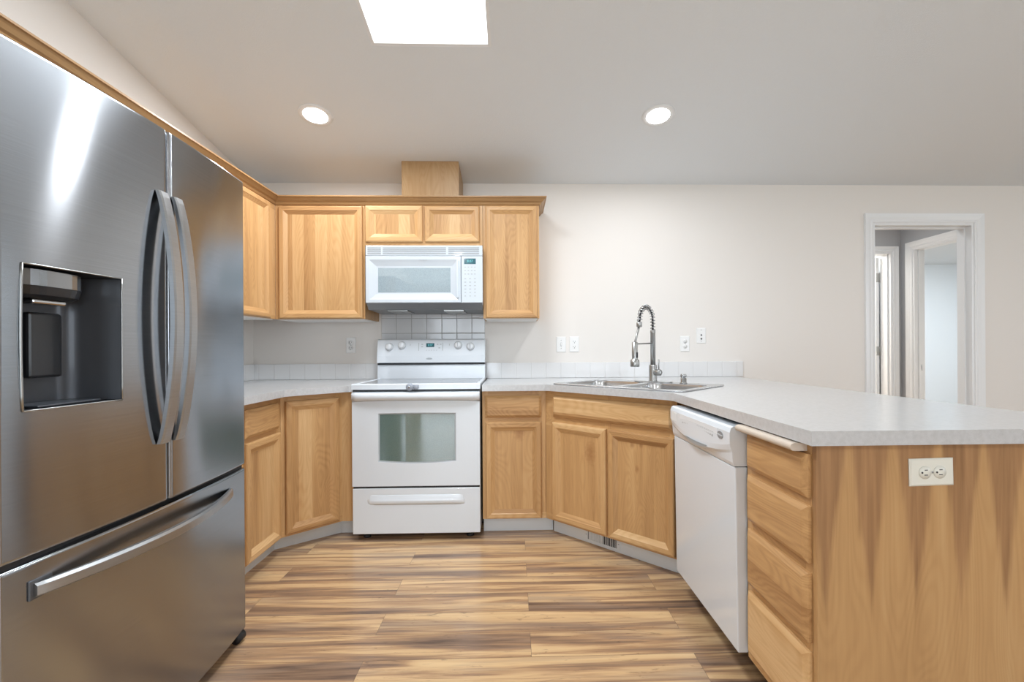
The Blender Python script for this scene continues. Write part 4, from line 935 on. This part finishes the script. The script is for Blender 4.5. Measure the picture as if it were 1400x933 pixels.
# rolled edge
m = MB(); ed = rrect(-hw, hw, -hd, hd, 0.03); m.tube([(x, y, 0.004) for x, y in ed+ed[:1]], 0.0032, 8, caps=False); obj('rim_edge', m, SINKM, sn)
for b_ in bowls:
    m = MB(); lv = [(0, 0.0035, 0.07), (0.004, -0.012, 0.07), (0.010, -0.14, 0.07), (0.025, -0.165, 0.065), (0.05, -0.172, 0.05)]
    m.loft([[(x, y, z) for x, y in rrect(b_[0]+i_, b_[1]-i_, b_[2]+i_, b_[3]-i_, rr_)] for i_, z, rr_ in lv], 0, True, True, False)
    k = len(rrect(*b_, 0.07)); last = [(x, y, -0.172) for x, y in rrect(b_[0]+0.05, b_[1]-0.05, b_[2]+0.05, b_[3]-0.05, 0.05)]; m.add(last, [tuple(range(k))])
    bo = obj('bowl', m, SINKM, sn)
    cxb, cyb = (b_[0]+b_[1])/2, (b_[2]+b_[3])/2
    obj('drain', MB().lathe([(0.045, 0), (0.043, 0.003), (0.030, 0.001), (0.002, 0.0005)], (cxb, cyb, -0.1715), (0, 0, 1), 24), CHROME, bo)
# faucet at the middle of the rear ledge, arching towards the bowls
fb = SC + U*(-0.006) + N*0.218
fc = thing('faucet', 'spring coil pull-down kitchen faucet standing behind the sink bowls', 'faucet', (fb.x, fb.y, 0.9205), sa)
# local: -y is toward the viewer side (towards the bowls), +x along ledge to the right
obj('base_plate', MB().prism(rrect(-0.125, 0.125, -0.028, 0.028, 0.027), 0.0, 0.005), NICKEL, fc, bevel=0.0015)
obj('body', MB().lathe([(0.026, 0.0052), (0.024, 0.010), (0.024, 0.100), (0.022, 0.106)], (0, 0, 0), (0, 0, 1), 28), NICKEL, fc)
obj('riser', MB().lathe([(0.0155, 0.1062), (0.0155, 0.30), (0.0165, 0.302), (0.0165, 0.316), (0.014, 0.320)], (0, 0, 0), (0, 0, 1), 24), NICKEL, fc)
# hose path
RHO = 0.225; path = [(0, 0, 0.320), (0, 0, 0.350), (0, -0.002, 0.375)]
for i in range(1, 17):
    a = PI*i/16; path.append((0, -0.078+0.076*math.cos(a), 0.385+0.072*math.sin(a)))
path += [(0, -0.158, 0.375), (0, -0.162, 0.362)]
hose = MB().tube([Vector(p) for p in path], 0.0062, 10); obj('hose', hose, BLACK, fc)
def resample(pts, n):
    pts = [Vector(p) for p in pts]; L = [0]
    for i in range(1, len(pts)): L.append(L[-1]+(pts[i]-pts[i-1]).length)
    out = []
    for k in range(n+1):
        s = L[-1]*k/n; j = max(i for i in range(len(L)) if L[i] <= s+1e-9); j = min(j, len(pts)-2)
        t = (s-L[j])/max(1e-9, L[j+1]-L[j]); out.append(pts[j].lerp(pts[j+1], t))
    return out
turns, per = 17, 14; rs = resample(path, turns*per); coil = []
for i, p in enumerate(rs):
    tng = (rs[min(i+1, len(rs)-1)]-rs[max(i-1, 0)]).normalized(); b1 = Vector((1, 0, 0)); b2 = tng.cross(b1).normalized(); a = 2*PI*i/per
    coil.append(p + b1*0.0140*math.cos(a) + b2*0.0140*math.sin(a))
obj('spring_coil', MB().tube(coil, 0.0026, 6), CHROME, fc)
obj('coil_collar', MB().lathe([(0.013, 0), (0.0165, 0.003), (0.0165, 0.026), (0.013, 0.030)], (0, -0.163, 0.333), (0, 0.05, 1), 20), NICKEL, fc)
obj('spray_hose', MB().tube([(0, -0.164, 0.340), (0, -0.1895, 0.2875), (0, -RHO+0.010, 0.235)], 0.0065, 12), NICKEL, fc)
sh = obj('spray_head', MB().lathe([(0.014, 0.245), (0.0165, 0.243), (0.0165, 0.150), (0.0165, 0.146), (0.026, 0.138), (0.027, 0.105), (0.024, 0.100), (0.004, 0.100)], (0, -RHO+0.010, 0), (0, 0, 1), 26), NICKEL, fc)
obj('spray_button', MB().box(0.0105, 0.0185, -RHO+0.002, -RHO+0.016, 0.152, 0.185), BLACK, sh, bevel=0.002)
obj('support_arm', MB().tube([(0, -0.0135, 0.238), (0, -RHO+0.024, 0.234)], 0.0048, 12), NICKEL, fc)
obj('handle_hub', MB().lathe([(0.017, 0.020), (0.019, 0.024), (0.0195, 0.060), (0.016, 0.064), (0.001, 0.064)], (0, 0, 0.060), (0.94, -0.34, 0.0), 24), NICKEL, fc)
obj('lever', MB().tube([(0.047, -0.017, 0.075), (0.048, -0.017, 0.14)], [0.0045, 0.0038], 12), NICKEL, fc)
ag = SC + U*0.187 + N*0.224
ap = thing('air_gap', 'small chrome dishwasher air gap cap on the sink ledge', 'air gap', (ag.x, ag.y, 0.9205), 0)
obj('cap', MB().lathe([(0.022, 0), (0.022, 0.004), (0.018, 0.006), (0.018, 0.030), (0.0145, 0.031), (0.0145, 0.035), (0.018, 0.036), (0.018, 0.050), (0.014, 0.055), (0.002, 0.056)], (0, 0, 0), (0, 0, 1), 24), CHROME, ap)

# ================================================================ OUTLETS AND SWITCHES
def wall_plate(x, z, kind, label, group=None, w=0.070, h=0.115, mat_=PLATE):
    r = thing('light_switch' if kind == 'switch' else 'wall_outlet' if kind != 'phone' else 'phone_jack', label, 'switch' if kind == 'switch' else 'outlet', (x, YW, z))
    obj('plate', MB().loft([[(a, y, b) for a, b in ((-sx, -sz), (sx, -sz), (sx, sz), (-sx, sz))] for y, sx, sz in ((-0.0004, w/2, h/2), (-0.003, w/2, h/2), (-0.006, w/2-0.004, h/2-0.004))]), mat_, r)
    fittings(r, kind, mat_); return r
def fittings(r, kind, mat_):
    if kind == 'duplex':
        for s in (-1, 1):
            rc = obj('receptacle', MB().lathe([(0.0165, 0), (0.0165, 0.0016), (0.001, 0.0017)], (0, -0.0061, s*0.0195), (0, -1, 0), 24), mat_, r)
            m = MB(); m.box(-0.0075, -0.0055, -0.0084, -0.0079, s*0.0195-0.002, s*0.0195+0.006).box(0.0052, 0.0072, -0.0084, -0.0079, s*0.0195-0.003, s*0.0195+0.006)
            m.lathe([(0.0026, 0), (0.0026, 0.0005)], (0, -0.0079, s*0.0195-0.0085), (0, -1, 0), 10); obj('slots', m, SLOT, rc)
        obj('screw', MB().lathe([(0.003, 0), (0.0025, 0.001)], (0, -0.0061, 0), (0, -1, 0), 12), NICKEL, r)
    if kind == 'gfci':
        rc = obj('receptacle', MB().box(-0.0165, 0.0165, -0.0078, -0.0061, -0.033, 0.033), mat_, r, bevel=0.001)
        for s in (-1, 1):
            m = MB().box(-0.0075, -0.0055, -0.0084, -0.0079, s*0.019-0.002, s*0.019+0.006).box(0.0052, 0.0072, -0.0084, -0.0079, s*0.019-0.003, s*0.019+0.006)
            m.lathe([(0.0030, 0), (0.0030, 0.0005)], (0, -0.0079, s*0.019-0.0085), (0, -1, 0), 10); obj('slots', m, SLOT, rc)
        obj('test_button', MB().box(-0.010, 0.010, -0.0088, -0.0079, -0.004, 0.004), mat_, rc)
    if kind == 'switch':
        obj('surround', MB().box(-0.006, 0.006, -0.0068, -0.0061, -0.013, 0.013), INK, r)
        m = MB(); m.loft([[(a, -0.0069, b) for a, b in ((-0.005, -0.010), (0.005, -0.010), (0.005, 0.010), (-0.005, 0.010))], [(a, -0.017, b) for a, b in ((-0.004, -0.010), (0.004, -0.010), (0.004, -0.003), (-0.004, -0.003))]]); obj('toggle', m, mat_, r)
        for s in (-1, 1): obj('screw', MB().lathe([(0.003, 0), (0.0025, 0.001)], (0, -0.0061, s*0.030), (0, -1, 0), 12), NICKEL, r)
    if kind == 'phone':
        for z in (0.004, -0.024): obj('jack_hole', MB().lathe([(0.0065, 0), (0.0055, 0.002)], (0, -0.0061, z), (0, -1, 0), 14), SLOT if z < 0 else DARKG, r)
        for s in (-1, 1): obj('screw', MB().lathe([(0.003, 0), (0.0025, 0.001)], (0, -0.0061, s*0.042), (0, -1, 0), 12), NICKEL, r)
wall_plate(-1.188, 1.163, 'duplex', 'white duplex outlet on the wall left of the range')
wall_plate(0.352, 1.161, 'switch', 'white toggle switch plate beside the outlet left of the faucet')
wall_plate(0.450, 1.162, 'gfci', 'white rectangular outlet just right of the toggle switch')
wall_plate(1.277, 1.161, 'duplex', 'white duplex outlet on the wall right of the faucet')
wall_plate(1.400, 1.221, 'phone', 'white jack plate with two dark holes, highest and rightmost on the wall')
r = thing('wall_outlet', 'ivory outlet mounted sideways on the flame veneer peninsula end', 'outlet', (1.080, 1.194, 0.802)); r.rotation_euler = (0, PI/2-0.02, 0)
obj('plate', MB().loft([[(a, y, b) for a, b in ((-sx, -sz), (sx, -sz), (sx, sz), (-sx, sz))] for y, sx, sz in ((-0.0004, 0.0355, 0.0585), (-0.003, 0.0355, 0.0585), (-0.006, 0.0315, 0.0545))]), IVORY, r)
fittings(r, 'duplex', IVORY)
